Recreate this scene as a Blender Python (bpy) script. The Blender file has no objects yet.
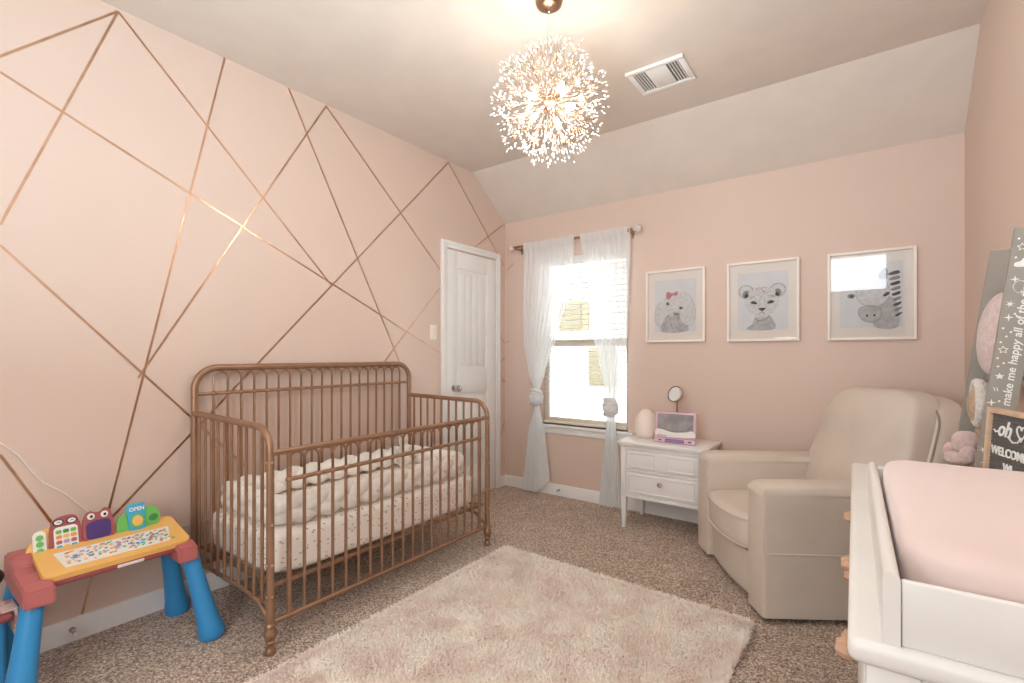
import bpy, bmesh, math, random
from mathutils import Vector, Matrix, noise
sc = bpy.context.scene
COL = sc.collection
PI = math.pi

# ------------------------------------------------------------------ camera
YAW = 0.6325; CH = 1.2014; FPX = 484.6
cd = bpy.data.cameras.new('camera'); cam = bpy.data.objects.new('camera', cd); COL.objects.link(cam)
cam.location = (0, 0, CH); cam.rotation_euler = (PI/2, 0, YAW)
cd.sensor_width = 36; cd.sensor_fit = 'HORIZONTAL'; cd.lens = FPX/1024*36
cd.shift_y = (354.34-341.5)/1024; cd.clip_start = .02
sc.camera = cam
# ------------------------------------------------------------------ world, light, exposure
w = bpy.data.worlds.new('world'); sc.world = w; w.use_nodes = True
w.node_tree.nodes['Background'].inputs[0].default_value = (.88, .94, 1, 1)
w.node_tree.nodes['Background'].inputs[1].default_value = 12.0
BOUNCE_W = 70; FILL_W = 15; BULB_W = 4.6
def area(name, loc, rot, sx, sy, power, col=(1, 1, 1)):
    l = bpy.data.lights.new(name, 'AREA'); l.shape = 'RECTANGLE'; l.size = sx; l.size_y = sy
    l.energy = power; l.color = col
    o = bpy.data.objects.new(name, l); o.location = loc; o.rotation_euler = rot; COL.objects.link(o); return o
area('bounce_fill', (-.55, -.15, 1.22), (PI-.25, 0, 0), .6, .6, BOUNCE_W, (.70, .88, 1))   # added unseen fill light, aimed up to bounce off the ceiling
fo = area('soft_fill', (-.75, -.70, 1.05), (0, 0, 0), .8, .8, FILL_W, (.85, .94, 1))  # added unseen fill light for the lower left of the room
fo.rotation_euler = Vector((-.55, .80, -.12)).to_track_quat('-Z', 'Y').to_euler()
sc.view_settings.view_transform = 'Standard'; sc.view_settings.look = 'None'
sc.view_settings.exposure = -0.12; sc.view_settings.gamma = 1.0; sc.view_settings.use_curve_mapping = False
sc.cycles.use_denoising = True; sc.cycles.max_bounces = 12; sc.cycles.diffuse_bounces = 7
sc.cycles.transparent_max_bounces = 24; sc.cycles.sample_clamp_indirect = 6

# ------------------------------------------------------------------ helpers
def kind(o, k): o['kind'] = k; return o
WM = {}
def thing(name, label, cat, loc=(0, 0, 0), rz=0, group=None):
    o = bpy.data.objects.new(name, None); COL.objects.link(o); o.empty_display_size = .05
    o.location = loc; o.rotation_euler = (0, 0, rz); WM[o] = Matrix.Translation(loc) @ Matrix.Rotation(rz, 4, 'Z')
    return tag(o, label, cat, group)
def tag(o, label, cat, group=None):
    o['label'] = label; o['category'] = cat
    if group: o['group'] = group
    return o
def obj(name, bm, mat, parent=None, world=True, smooth=None, label=None):
    """bm coordinates are world when world=True, else already in the parent's frame"""
    if parent is not None and world: bm.transform(WM[parent].inverted())
    base = None
    if parent is None:                      # origin at the thing's base
        xs = [v.co for v in bm.verts]
        c = Vector(((min(p.x for p in xs)+max(p.x for p in xs))/2, (min(p.y for p in xs)+max(p.y for p in xs))/2, min(p.z for p in xs)))
        bm.transform(Matrix.Translation(-c)); base = c
    me = bpy.data.meshes.new(name); bmesh.ops.recalc_face_normals(bm, faces=bm.faces[:])
    bm.to_mesh(me); bm.free()
    for m in (mat if isinstance(mat, (list, tuple)) else [mat]): me.materials.append(m)
    if smooth is not False:
        me.polygons.foreach_set('use_smooth', [True]*len(me.polygons))
        me.set_sharp_from_angle(angle=math.radians(38 if smooth is None else smooth))
    o = bpy.data.objects.new(name, me); COL.objects.link(o)
    if parent is not None: o.parent = parent; WM[o] = WM[parent]
    else: o.location = base; WM[o] = Matrix.Translation(base)
    if label: o['label'] = label
    return o
def struct(name, bm, mat, parent=None, **k):
    o = obj(name, bm, mat, parent, **k)
    if parent is None: kind(o, 'structure')
    return o
def B(): return bmesh.new()
def merge(bm, t, M=None):
    if M is not None: t.transform(M)
    me = bpy.data.meshes.new('tmp'); t.to_mesh(me); t.free(); bm.from_mesh(me); bpy.data.meshes.remove(me)
def box(bm, x0, x1, y0, y1, z0, z1, r=0, seg=2, M=None, mi=0):
    t = bmesh.new(); bmesh.ops.create_cube(t, size=1)
    for v in t.verts:
        v.co = Vector(((x0+x1)/2+v.co.x*abs(x1-x0), (y0+y1)/2+v.co.y*abs(y1-y0), (z0+z1)/2+v.co.z*abs(z1-z0)))
    if r > 0:
        r = min(r, .49*min(abs(x1-x0), abs(y1-y0), abs(z1-z0)))
        bmesh.ops.bevel(t, geom=t.edges[:], offset=r, segments=seg, profile=.5, affect='EDGES')
    for f in t.faces: f.material_index = mi
    merge(bm, t, M)
def prism(bm, pts, axis, a, b, M=None, mi=0):
    """polygon pts (2D) extruded along axis ('x','y','z') from a to b"""
    t = bmesh.new()
    def P(p, h):
        if axis == 'x': return (h, p[0], p[1])
        if axis == 'y': return (p[0], h, p[1])
        return (p[0], p[1], h)
    A_ = [t.verts.new(P(p, a)) for p in pts]; B_ = [t.verts.new(P(p, b)) for p in pts]
    n = len(pts); t.faces.new(A_[::-1]); t.faces.new(B_)
    for i in range(n): t.faces.new((A_[i], A_[(i+1) % n], B_[(i+1) % n], B_[i]))
    bmesh.ops.recalc_face_normals(t, faces=t.faces[:])
    for f in t.faces: f.material_index = mi
    merge(bm, t, M)
def tube(bm, pts, r, seg=8, closed=False, mi=0, caps=True, squash=None):
    pts = [Vector(p) for p in pts]; n = len(pts)
    rs = r if isinstance(r, (list, tuple)) else [r]*n
    def tan(i):
        a = pts[(i-1) % n] if (closed or i > 0) else pts[i]; b = pts[(i+1) % n] if (closed or i < n-1) else pts[i]
        return (b-a).normalized()
    t0 = tan(0); up = Vector((0, 0, 1)) if abs(t0.z) < .9 else Vector((1, 0, 0))
    nrm = (up - t0*up.dot(t0)).normalized(); rings = []
    for i in range(n):
        t = tan(i); nrm = (nrm - t*nrm.dot(t)).normalized(); bn = t.cross(nrm)
        rings.append([bm.verts.new(pts[i]+(nrm*math.cos(2*PI*k/seg)+bn*math.sin(2*PI*k/seg))*rs[i]) for k in range(seg)])
    for i in range(n if closed else n-1):
        a = rings[i]; b = rings[(i+1) % n]
        for k in range(seg):
            f = bm.faces.new((a[k], a[(k+1) % seg], b[(k+1) % seg], b[k])); f.material_index = mi
    if not closed and caps:
        bm.faces.new(rings[0][::-1]).material_index = mi; bm.faces.new(rings[-1]).material_index = mi
def lathe(bm, prof, c=(0, 0, 0), seg=20, M=None, mi=0):
    t = bmesh.new(); rings = []
    for (r, z) in prof:
        rings.append([t.verts.new((max(r, 1e-4)*math.cos(2*PI*k/seg), max(r, 1e-4)*math.sin(2*PI*k/seg), z)) for k in range(seg)])
    for a, b in zip(rings, rings[1:]):
        for k in range(seg): t.faces.new((a[k], a[(k+1) % seg], b[(k+1) % seg], b[k]))
    t.faces.new(rings[0][::-1]); t.faces.new(rings[-1])
    for f in t.faces: f.material_index = mi
    MM = Matrix.Translation(c) @ (M if M is not None else Matrix.Identity(4))
    merge(bm, t, MM)
def blob(bm, c, s, p=2.0, n=8, f=None, M=None, mi=0):
    """super-ellipsoid: half sizes s, exponent p (2 = ellipsoid, 8 = soft box); f deforms points"""
    t = bmesh.new(); bmesh.ops.create_cube(t, size=2)
    bmesh.ops.subdivide_edges(t, edges=t.edges[:], cuts=n, use_grid_fill=True)
    for v in t.verts:
        d = v.co.copy()
        if p <= 3: d = Vector([math.tan(a*PI/4) for a in d])
        L = (abs(d.x)**p+abs(d.y)**p+abs(d.z)**p)**(1/p); d /= L
        v.co = Vector((c[0]+d.x*s[0], c[1]+d.y*s[1], c[2]+d.z*s[2]))
        if f: v.co = Vector(f(v.co))
    for q in t.faces: q.material_index = mi
    merge(bm, t, M)
def dup(root, loc, rz=None, label=None):
    r = root.copy(); COL.objects.link(r); r.location = loc
    if rz is not None: r.rotation_euler = (0, 0, rz)
    if label: r['label'] = label
    def rec(src, dst):
        for ch in src.children:
            c = ch.copy(); COL.objects.link(c); c.parent = dst; rec(ch, c)
    rec(root, r); return r
def text(s, size, extrude=.0004, shear=0, bold=0):
    cu = bpy.data.curves.new('t', 'FONT'); cu.body = s; cu.size = size; cu.extrude = extrude; cu.shear = shear; cu.offset = bold
    cu.resolution_u = 3
    o = bpy.data.objects.new('t', cu); COL.objects.link(o)
    bpy.context.view_layer.update()
    me = bpy.data.meshes.new_from_object(o.evaluated_get(bpy.context.evaluated_depsgraph_get()))
    bpy.data.objects.remove(o); bpy.data.curves.remove(cu)
    t = bmesh.new(); t.from_mesh(me); bpy.data.meshes.remove(me); return t
def frame_M(o, ex, ey):
    """matrix taking local x,y to world directions ex,ey at origin o"""
    ex = Vector(ex).normalized(); ey = Vector(ey); ey = (ey-ex*ey.dot(ex)).normalized(); ez = ex.cross(ey)
    M = Matrix.Identity(4)
    for i in range(3): M[i][0] = ex[i]; M[i][1] = ey[i]; M[i][2] = ez[i]; M[i][3] = o[i]
    return M
def ell(cx, cy, rx, ry, n=24, rot=0, a0=0, a1=2*PI):
    full = abs(a1-a0-2*PI) < 1e-6; out = []
    for k in range(n if full else n+1):
        a = a0+(a1-a0)*k/n; x = rx*math.cos(a); y = ry*math.sin(a)
        out.append((cx+x*math.cos(rot)-y*math.sin(rot), cy+x*math.sin(rot)+y*math.cos(rot)))
    return out
def curve2(pts, n=6):
    """Catmull-Rom through closed 2D points"""
    out = []; m = len(pts)
    for i in range(m):
        p0, p1, p2, p3 = [Vector(pts[(i+j-1) % m]) for j in range(4)]
        for k in range(n):
            t = k/n
            out.append(tuple(.5*((2*p1)+(p2-p0)*t+(2*p0-5*p1+4*p2-p3)*t*t+(3*p1-p0-3*p2+p3)*t**3)))
    return out
def ribbon(bm, pts, wd, z0, z1, M=None, mi=0):
    for a, b in zip(pts, pts[1:]):
        a = Vector(a); b = Vector(b); d = (b-a)
        if d.length < 1e-6: continue
        d.normalize(); n = Vector((-d.y, d.x))*wd/2
        a2 = a-d*wd*.3; b2 = b+d*wd*.3
        prism(bm, [tuple(a2-n), tuple(b2-n), tuple(b2+n), tuple(a2+n)], 'z', z0, z1, M, mi)

# ------------------------------------------------------------------ materials
def mat(name, col, rough=.5, metal=0, nscale=0, namt=0.0, bump=0, bscale=60, spec=.5, col2=None, ramp=(.4, .6), coat=0, sheen=0, emis=None, estr=0, trans=0, ior=1.45, detail=3, bdist=.01):
    m = bpy.data.materials.new(name); m.use_nodes = True; nt = m.node_tree; N = nt.nodes; L = nt.links
    p = N['Principled BSDF']; I = p.inputs
    I['Base Color'].default_value = (*col, 1); I['Roughness'].default_value = rough; I['Metallic'].default_value = metal
    I['Specular IOR Level'].default_value = spec; I['Coat Weight'].default_value = coat; I['Sheen Weight'].default_value = sheen
    I['Transmission Weight'].default_value = trans; I['IOR'].default_value = ior
    if emis: I['Emission Color'].default_value = (*emis, 1); I['Emission Strength'].default_value = estr
    tc = N.new('ShaderNodeTexCoord')
    ns = N.new('ShaderNodeTexNoise'); ns.inputs['Scale'].default_value = nscale or 6; ns.inputs['Detail'].default_value = detail
    L.new(tc.outputs['Object'], ns.inputs['Vector'])
    cr = N.new('ShaderNodeValToRGB'); c2 = col2 or tuple(c*(1-(namt or .03)) for c in col)
    cr.color_ramp.elements[0].color = (*c2, 1); cr.color_ramp.elements[1].color = (*col, 1)
    cr.color_ramp.elements[0].position = ramp[0]; cr.color_ramp.elements[1].position = ramp[1]
    L.new(ns.outputs['Fac'], cr.inputs['Fac']); L.new(cr.outputs['Color'], I['Base Color'])
    if bump:
        nb = N.new('ShaderNodeTexNoise'); nb.inputs['Scale'].default_value = bscale; nb.inputs['Detail'].default_value = 2
        L.new(tc.outputs['Object'], nb.inputs['Vector'])
        bp = N.new('ShaderNodeBump'); bp.inputs['Strength'].default_value = bump; bp.inputs['Distance'].default_value = bdist
        L.new(nb.outputs['Fac'], bp.inputs['Height']); L.new(bp.outputs['Normal'], I['Normal'])
    return m
PINK = (.70, .548, .467)
m_wall = mat('pink_wall_paint', PINK, .55, nscale=1.2, namt=.02, bump=.12, bscale=170, bdist=.004)
m_ceil = mat('greige_ceiling_paint', (.70, .62, .545), .7, bump=.15, bscale=150, bdist=.004)
m_white = mat('white_trim_paint', (.85, .84, .83), .35, bump=.03, bscale=40)
m_door = mat('white_door_paint', (.86, .86, .85), .4, bump=.05, bscale=90)
m_lac = mat('white_lacquer', (.82, .80, .765), .3, bump=.02, bscale=30)
m_ns = mat('white_nightstand_paint', (.84, .83, .82), .35)
m_gold = mat('rose_gold_tape', (.66, .44, .31), .30, 1, nscale=9, col2=(.56, .36, .25), bump=.12, bscale=25)
m_crib = mat('brushed_copper_enamel', (.36, .21, .13), .36, .5, nscale=14, namt=.12, bump=.06, bscale=60)
m_nut = mat('copper_bolt', (.62, .42, .27), .3, .8)
m_chrome = mat('satin_nickel', (.62, .60, .58), .22, 1)
m_brass = mat('brushed_bronze', (.42, .28, .19), .3, 1)
m_dark = mat('duct_shade', (.03, .028, .026), .8)
m_vinyl = mat('beige_vinyl_frame', (.74, .66, .55), .5)
m_slat = mat('white_blind_slat', (.80, .79, .76), .45)
m_cord = mat('white_cord', (.82, .78, .74), .5)
m_knobw = mat('rose_wood', (.60, .37, .24), .42, nscale=20, col2=(.48, .28, .18), bump=.1, bscale=90)
m_leather = mat('beige_leather', (.68, .60, .52), .42, nscale=5, namt=.05, bump=.22, bscale=210, bdist=.003)
m_pipe = mat('beige_piping', (.70, .61, .53), .4)
m_seam = mat('crease_shade_brown', (.30, .24, .20), .6)
m_pad = mat('pink_pad_cover', (.76, .61, .57), .85, nscale=3, namt=.04, bump=.15, bscale=18, bdist=.01, sheen=.3)
m_grey = mat('greige_painted_board', (.34, .305, .26), .6, nscale=10, namt=.05)
m_deco = mat('white_decal', (.86, .84, .80), .6)
m_oak = mat('light_oak', (.62, .43, .29), .5, nscale=30, namt=.15)
m_plushp = mat('blush_plush', (.74, .56, .52), .95, nscale=60, col2=(.66, .46, .43), bump=.7, bscale=260, sheen=.5)
m_plushc = mat('cream_plush', (.80, .72, .64), .95, nscale=40, namt=.1, bump=.8, bscale=220, sheen=.4)
m_plusht = mat('tan_plush', (.62, .45, .32), .95, nscale=40, namt=.15, bump=.8, bscale=220)
m_plushr = mat('rose_plush', (.70, .47, .45), .95, nscale=50, namt=.12, bump=.6, bscale=200, sheen=.5)
m_red = mat('coral_plastic', (.47, .14, .135), .38)
m_maroon = mat('maroon_plastic', (.36, .09, .095), .4)
m_yel = mat('yellow_plastic', (.86, .50, .15), .38)
m_blue = mat('blue_plastic', (.045, .30, .64), .3)
m_green = mat('green_plastic', (.16, .50, .11), .4)
m_dgreen = mat('dark_green_plastic', (.06, .26, .07), .4)
m_cyan = mat('cyan_plastic', (.05, .40, .62), .4)
m_purp = mat('purple_plastic', (.07, .035, .18), .35)
m_wplast = mat('white_plastic', (.82, .80, .77), .35)
m_black = mat('black_plastic', (.015, .015, .015), .4)
m_orange = mat('orange_plastic', (.80, .30, .06), .4)
m_lilac = mat('lilac_plastic', (.42, .32, .55), .4)
m_pinkpl = mat('pale_pink_plastic', (.74, .50, .60), .35)
m_frame = mat('white_picture_frame', (.90, .82, .75), .4)
m_mat_ = mat('cream_mat_board', (.88, .78, .70), .8)
m_paper = mat('grey_white_paper', (.76, .73, .725), .8, nscale=12, namt=.04)
m_ink1 = mat('pale_grey_ink', (.56, .52, .51), .9, nscale=40, namt=.2)
m_ink2 = mat('mid_grey_ink', (.30, .27, .26), .9, nscale=40, namt=.25)
m_ink3 = mat('dark_grey_ink', (.06, .05, .05), .8)
m_ink0 = mat('light_fur_ink', (.74, .70, .68), .9, nscale=60, namt=.16)
m_bow = mat('rose_ink', (.62, .25, .29), .9)
m_egg = mat('frosted_blush_lamp', (.88, .77, .70), .5)
m_felt = mat('charcoal_felt', (.13, .118, .11), .95, bump=.3, bscale=200)
m_flower = mat('floral_fabric', (.72, .54, .48), .9, nscale=28, col2=(.45, .20, .18), ramp=(.36, .46))
def m_sheet_():
    m = mat('printed_sheet', (.88, .83, .77), .85, bump=.15, bscale=60)
    nt = m.node_tree; N = nt.nodes; L = nt.links; p = N['Principled BSDF']
    tc = N.new('ShaderNodeTexCoord')
    mp = N.new('ShaderNodeMapping'); mp.inputs['Scale'].default_value = (34, 34, 70); L.new(tc.outputs['Object'], mp.inputs[0])
    vo = N.new('ShaderNodeTexVoronoi'); vo.inputs['Scale'].default_value = 1; L.new(mp.outputs[0], vo.inputs['Vector'])
    r1 = N.new('ShaderNodeValToRGB'); r1.color_ramp.elements[0].color = (.46, .39, .35, 1); r1.color_ramp.elements[1].color = (.90, .845, .785, 1)
    r1.color_ramp.elements[0].position = .20; r1.color_ramp.elements[1].position = .26; L.new(vo.outputs['Distance'], r1.inputs[0])
    L.new(r1.outputs[0], p.inputs['Base Color']); return m
m_sheet = m_sheet_()
m_braid = mat('cream_knit_braid', (.91, .87, .82), .9, nscale=8, namt=.05, bump=.4, bscale=240, sheen=.3)
def m_carpet_():
    m = bpy.data.materials.new('speckled_brown_carpet'); m.use_nodes = True; N = m.node_tree.nodes; L = m.node_tree.links; p = N['Principled BSDF']
    p.inputs['Roughness'].default_value = 1; p.inputs['Specular IOR Level'].default_value = .1; p.inputs['Sheen Weight'].default_value = .2
    tc = N.new('ShaderNodeTexCoord'); a = N.new('ShaderNodeTexNoise'); a.inputs['Scale'].default_value = 120; a.inputs['Detail'].default_value = 3; a.inputs['Roughness'].default_value = .7
    b = N.new('ShaderNodeTexNoise'); b.inputs['Scale'].default_value = 5; b.inputs['Detail'].default_value = 3
    for t in (a, b): L.new(tc.outputs['Object'], t.inputs['Vector'])
    r = N.new('ShaderNodeValToRGB'); e = r.color_ramp.elements
    e[0].position = .33; e[0].color = (.10, .066, .047, 1); e[1].position = .66; e[1].color = (.97, .86, .74, 1)
    q = e.new(.5); q.color = (.53, .385, .29, 1)
    L.new(a.outputs['Fac'], r.inputs[0])
    mx = N.new('ShaderNodeMix'); mx.data_type = 'RGBA'; mx.blend_type = 'MULTIPLY'; mx.inputs[0].default_value = .5
    r2 = N.new('ShaderNodeValToRGB'); r2.color_ramp.elements[0].position = .35; r2.color_ramp.elements[0].color = (.75, .75, .75, 1); r2.color_ramp.elements[1].position = .62
    L.new(b.outputs['Fac'], r2.inputs[0]); L.new(r.outputs[0], mx.inputs[6]); L.new(r2.outputs[0], mx.inputs[7]); L.new(mx.outputs[2], p.inputs['Base Color'])
    bp = N.new('ShaderNodeBump'); bp.inputs['Strength'].default_value = .9; bp.inputs['Distance'].default_value = .012
    L.new(a.outputs['Fac'], bp.inputs['Height']); L.new(bp.outputs[0], p.inputs['Normal']); return m
m_carpet = m_carpet_()
m_rug = mat('blush_cream_shag', (.96, .90, .82), .95, nscale=7, col2=(.88, .75, .68), ramp=(.38, .6), detail=5, spec=.15, sheen=.3)
def m_mix_(name, diff, tr, transl=.4, rough=.9):
    m = bpy.data.materials.new(name); m.use_nodes = True; N = m.node_tree.nodes; L = m.node_tree.links; N.remove(N['Principled BSDF'])
    d = N.new('ShaderNodeBsdfDiffuse'); d.inputs[0].default_value = (*diff, 1); t = N.new('ShaderNodeBsdfTranslucent'); t.inputs[0].default_value = (*diff, 1)
    x = N.new('ShaderNodeMixShader'); x.inputs[0].default_value = transl; L.new(d.outputs[0], x.inputs[1]); L.new(t.outputs[0], x.inputs[2])
    tp = N.new('ShaderNodeBsdfTransparent'); y = N.new('ShaderNodeMixShader'); y.inputs[0].default_value = tr
    wv = N.new('ShaderNodeTexNoise'); wv.inputs['Scale'].default_value = 900
    L.new(x.outputs[0], y.inputs[1]); L.new(tp.outputs[0], y.inputs[2]); L.new(y.outputs[0], N['Material Output'].inputs[0]); return m
m_sheer = m_mix_('white_sheer_voile', (.95, .97, .98), .15, .42)
m_sheer2 = m_mix_('white_sheer_bunched', (.93, .94, .95), .04, .35)
def m_glass_(name='picture_glass', w=.09):
    m = bpy.data.materials.new(name); m.use_nodes = True; N = m.node_tree.nodes; L = m.node_tree.links; N.remove(N['Principled BSDF'])
    g = N.new('ShaderNodeBsdfGlossy'); g.inputs['Roughness'].default_value = .02
    tp = N.new('ShaderNodeBsdfTransparent'); fr = N.new('ShaderNodeFresnel'); fr.inputs[0].default_value = 1.5
    y = N.new('ShaderNodeMixShader'); L.new(fr.outputs[0], y.inputs[0]); L.new(tp.outputs[0], y.inputs[1]); L.new(g.outputs[0], y.inputs[2]); L.new(y.outputs[0], N['Material Output'].inputs[0]); return m
m_glass = m_glass_()
m_crys = mat('clear_crystal', (.86, .81, .74), .15, trans=.15, ior=1.5, spec=.9)
m_bulb = mat('lit_bulb', (1, .9, .75), .3, emis=(1, .80, .52), estr=14)

# ------------------------------------------------------------------ room
XL, XR, YB, YR, H, LOW, KN = -2.694, .426, 3.568, -1.6, 2.743, 2.403, .457
bm = B(); box(bm, XL-.15, XR+.15, YR-.15, YB+.15, -.12, 0); struct('floor', bm, m_carpet)
bm = B(); prism(bm, [(YR-.1, H), (YB-KN, H), (YB+.14, LOW-.104), (YB+.14, LOW+.12), (YB-KN+.02, H+.16), (YR-.1, H+.16)], 'x', XL-.1, XR+.1); struct('ceiling', bm, m_ceil, smooth=False)
bm = B(); prism(bm, [(YR, 0), (YB, 0), (YB, LOW), (YB-KN, H), (YR, H)], 'x', XL-.12, XL); struct('wall_left', bm, m_wall, smooth=False)
bm = B(); prism(bm, [(YR, 0), (YB, 0), (YB, LOW), (YB-KN, H), (YR, H)], 'x', XR, XR+.12); struct('wall_right', bm, m_wall, smooth=False)
WX0, WX1, WZ0, WZ1 = -2.30, -1.50, .60, 2.03
bm = B()
box(bm, XL-.12, WX0, YB, YB+.13, 0, LOW); box(bm, WX1, XR+.12, YB, YB+.13, 0, LOW)
box(bm, WX0, WX1, YB, YB+.13, 0, WZ0); box(bm, WX0, WX1, YB, YB+.13, WZ1, LOW)
struct('wall_back', bm, m_wall, smooth=False)
RX0, RX1, RZ0, RZ1 = -.85, .22, 2.14, 2.64  # added high opening, unseen, for daylight and its reflection in the picture glass
bm = B()
box(bm, XL-.12, RX0, YR-.12, YR, 0, H); box(bm, RX1, XR+.12, YR-.12, YR, 0, H)
box(bm, RX0, RX1, YR-.12, YR, 0, RZ0); box(bm, RX0, RX1, YR-.12, YR, RZ1, H)
struct('wall_rear', bm, mat('rear_wall_white', (.75, .72, .69), .7), smooth=False)
bm = B()
for a in ((RX0-.07, RX0, RZ0-.07, RZ1+.07), (RX1, RX1+.06, RZ0-.07, RZ1+.07), (RX0, RX1, RZ1, RZ1+.07), (RX0, RX1, RZ0-.07, RZ0)):
    box(bm, a[0], a[1], YR, YR+.02, a[2], a[3], .003)
struct('trim_1', bm, m_white)
# baseboards
def baseb(bm, axis, a, b, wall, sgn):
    pr = [(0, 0), (.014, 0), (.014, .068), (.010, .082), (.008, .092), (0, .094)]
    if axis == 'y': prism(bm, [(wall+sgn*p[0], p[1]) for p in pr], 'y', a, b)
    else: prism(bm, [(wall+sgn*p[0], p[1]) for p in pr], 'x', a, b)
bm = B(); baseb(bm, 'y', YR, 2.727, XL, 1); baseb(bm, 'y', 3.476, YB, XL, 1); struct('baseboard_left', bm, m_white)
bm = B(); baseb(bm, 'x', XL, XR, YB, -1); struct('baseboard_back', bm, m_white)
bm = B(); baseb(bm, 'y', YR, YB, XR, -1); struct('baseboard_right', bm, m_white)

# gold tape lines: wall decoration, every strip a thing
TL = [((0.704,2.730),(0.190,2.193)),((0.704,2.730),(0.340,1.701)),((0.704,2.730),(1.775,1.628)),((0.340,2.289),(2.727,1.212)),((1.149,2.742),(0.581,0.096)),
((1.734,2.734),(0.778,1.093)),((0.340,1.623),(1.251,0.602)),((1.493,2.738),(2.321,1.139)),((1.734,2.734),(2.722,1.866)),((2.821,2.735),(0.676,0.475)),
((2.821,2.730),(3.551,2.014)),((3.559,2.402),(3.136,2.114)),((2.720,1.721),(2.153,1.121)),((0.340,0.814),(0.512,0.458)),((3.480,1.124),(3.566,1.177)),
((3.480,1.030),(3.566,0.946)),((3.480,0.974),(3.566,0.946)),((3.481,0.424),(3.559,0.587)),((3.481,1.368),(3.559,1.306))]
TLAB = ['short gold tape strip at the upper left frame edge, dropping left from the ceiling peak',
'steep gold tape strip dropping left from the ceiling peak nearest the camera, with bright glint',
'gold tape strip running down right from the leftmost ceiling peak to mid wall',
'long gold tape strip crossing the whole pink wall down to the light switch',
'steep gold tape strip passing behind the activity table to the left baseboard',
'gold tape strip leaning left from the middle ceiling peak to the three way crossing',
'gold tape strip dropping right from the left frame edge behind the crib',
'steep gold tape strip right of the middle, ending above the crib head corner',
'gold tape strip from the middle ceiling peak down right to the door casing',
'long gold tape strip from the peak near the slope down behind the crib',
'gold tape strip above the closed door dropping to the room corner',
'short gold tape strip rising right above the door to the ceiling corner',
'bright gold tape strip rising right to the door casing above the light switch',
'gold tape strip dropping right behind the toy phone of the activity table',
'short gold tape strip beside the door rising right at mid height',
'short gold tape strip beside the door dropping right, the upper arm of the small V',
'tiny gold tape strip beside the door, the lower arm of the small V',
'lowest short gold tape strip between door and corner, near the floor',
'topmost of the short gold tape strips between door casing and corner']
for i, (a, b) in enumerate(TL):
    d = Vector(b)-Vector(a); L_ = d.length; d.normalize(); n = Vector((-d.y, d.x))*.0046
    bm = B(); prism(bm, [tuple(Vector(a)-n), tuple(Vector(b)-n), tuple(Vector(b)+n), tuple(Vector(a)+n)], 'x', XL+.0003, XL+.0014+.00008*i)
    tag(obj('gold_tape', bm, m_gold, smooth=False), TLAB[i], 'wall tape', 'rose gold tape strips on the pink walls')
for lab, (a, b) in zip(['gold tape strip on the window wall, rising toward the curtain rod end', 'gold tape strip on the window wall at mid height beside the left curtain'],
                       [((-2.672,1.972),(-2.593,2.033)), ((-2.690,1.306),(-2.638,1.324))]):
    d = Vector(b)-Vector(a); d.normalize(); n = Vector((-d.y, d.x))*.0046
    bm = B(); prism(bm, [tuple(Vector(a)-n), tuple(Vector(b)-n), tuple(Vector(b)+n), tuple(Vector(a)+n)], 'y', YB-.0015, YB)
    tag(obj('gold_tape', bm, m_gold, smooth=False), lab, 'wall tape', 'rose gold tape strips on the pink walls')

# ------------------------------------------------------------------ door
bm = B(); D0, D1, DZ = 2.727, 3.476, 2.107
box(bm, XL, XL+.02, D0, D0+.058, 0, DZ, .004); box(bm, XL, XL+.02, D1-.058, D1, 0, DZ, .004); box(bm, XL, XL+.02, D0+.0585, D1-.0585, DZ-.058, DZ, .004)
box(bm, XL+.018, XL+.026, D0+.008, D0+.030, 0, DZ-.008, .003); box(bm, XL+.018, XL+.026, D1-.03, D1-.008, 0, DZ-.008, .003); box(bm, XL+.018, XL+.026, D0+.03, D1-.03, DZ-.03, DZ-.008, .003)
struct('trim_2', bm, m_white)
a0, a1, zt = D0+.063, D1-.063, DZ-.07
bm = B(); box(bm, XL+.001, XL+.006, a0, a1, .012, zt)
p0, p1 = 2.90, 3.285
for (q0, q1, r0, r1) in ((a0, p0, .012, zt), (p1, a1, .012, zt), (p0, p1, 1.90, zt), (p0, p1, .88, 1.07), (p0, p1, .012, .26)):
    box(bm, XL+.004, XL+.015, q0, q1, r0, r1, .002)
dr = struct('door_1', bm, m_door)
for (z0, z1) in ((1.07, 1.90), (.26, .88)):
    bm = B(); wq = (p1-p0-.07)/4
    for k in range(4): box(bm, XL+.0045, XL+.012, p0+.035+k*wq, p0+.035+(k+1)*wq-.002, z0+.035, z1-.035, .003)
    obj('door_panel', bm, m_door, dr)
bm = B(); lathe(bm, [(.030, 0), (.030, .006), (.012, .010), (.011, .028), (.024, .034), (.029, .048), (.027, .060), (.015, .066), (0, .067)], (XL+.015, 2.866, .93), 20, Matrix.Rotation(PI/2, 4, 'Y'))
obj('door_knob', bm, m_chrome, dr, label='satin nickel door knob')
for z in (.25, 1.05, 1.82):
    bm = B(); box(bm, XL+.013, XL+.022, a1-.004, a1+.010, z-.045, z+.045, .002); tube(bm, [(XL+.022, a1+.002, z-.048), (XL+.022, a1+.002, z+.048)], .005, 8)
    obj('hinge', bm, m_wplast, dr)
# light switch
t = thing('light_switch', 'cream light switch plate on the pink wall left of the door', 'light switch', (XL, 2.648, 1.372))
bm = B(); box(bm, XL, XL+.006, 2.612, 2.684, 1.314, 1.430, .003); obj('cover_plate', bm, m_frame, t)
bm = B(); box(bm, XL+.005, XL+.011, 2.630, 2.666, 1.340, 1.404, .002); obj('rocker', bm, m_mat_, t)
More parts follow.
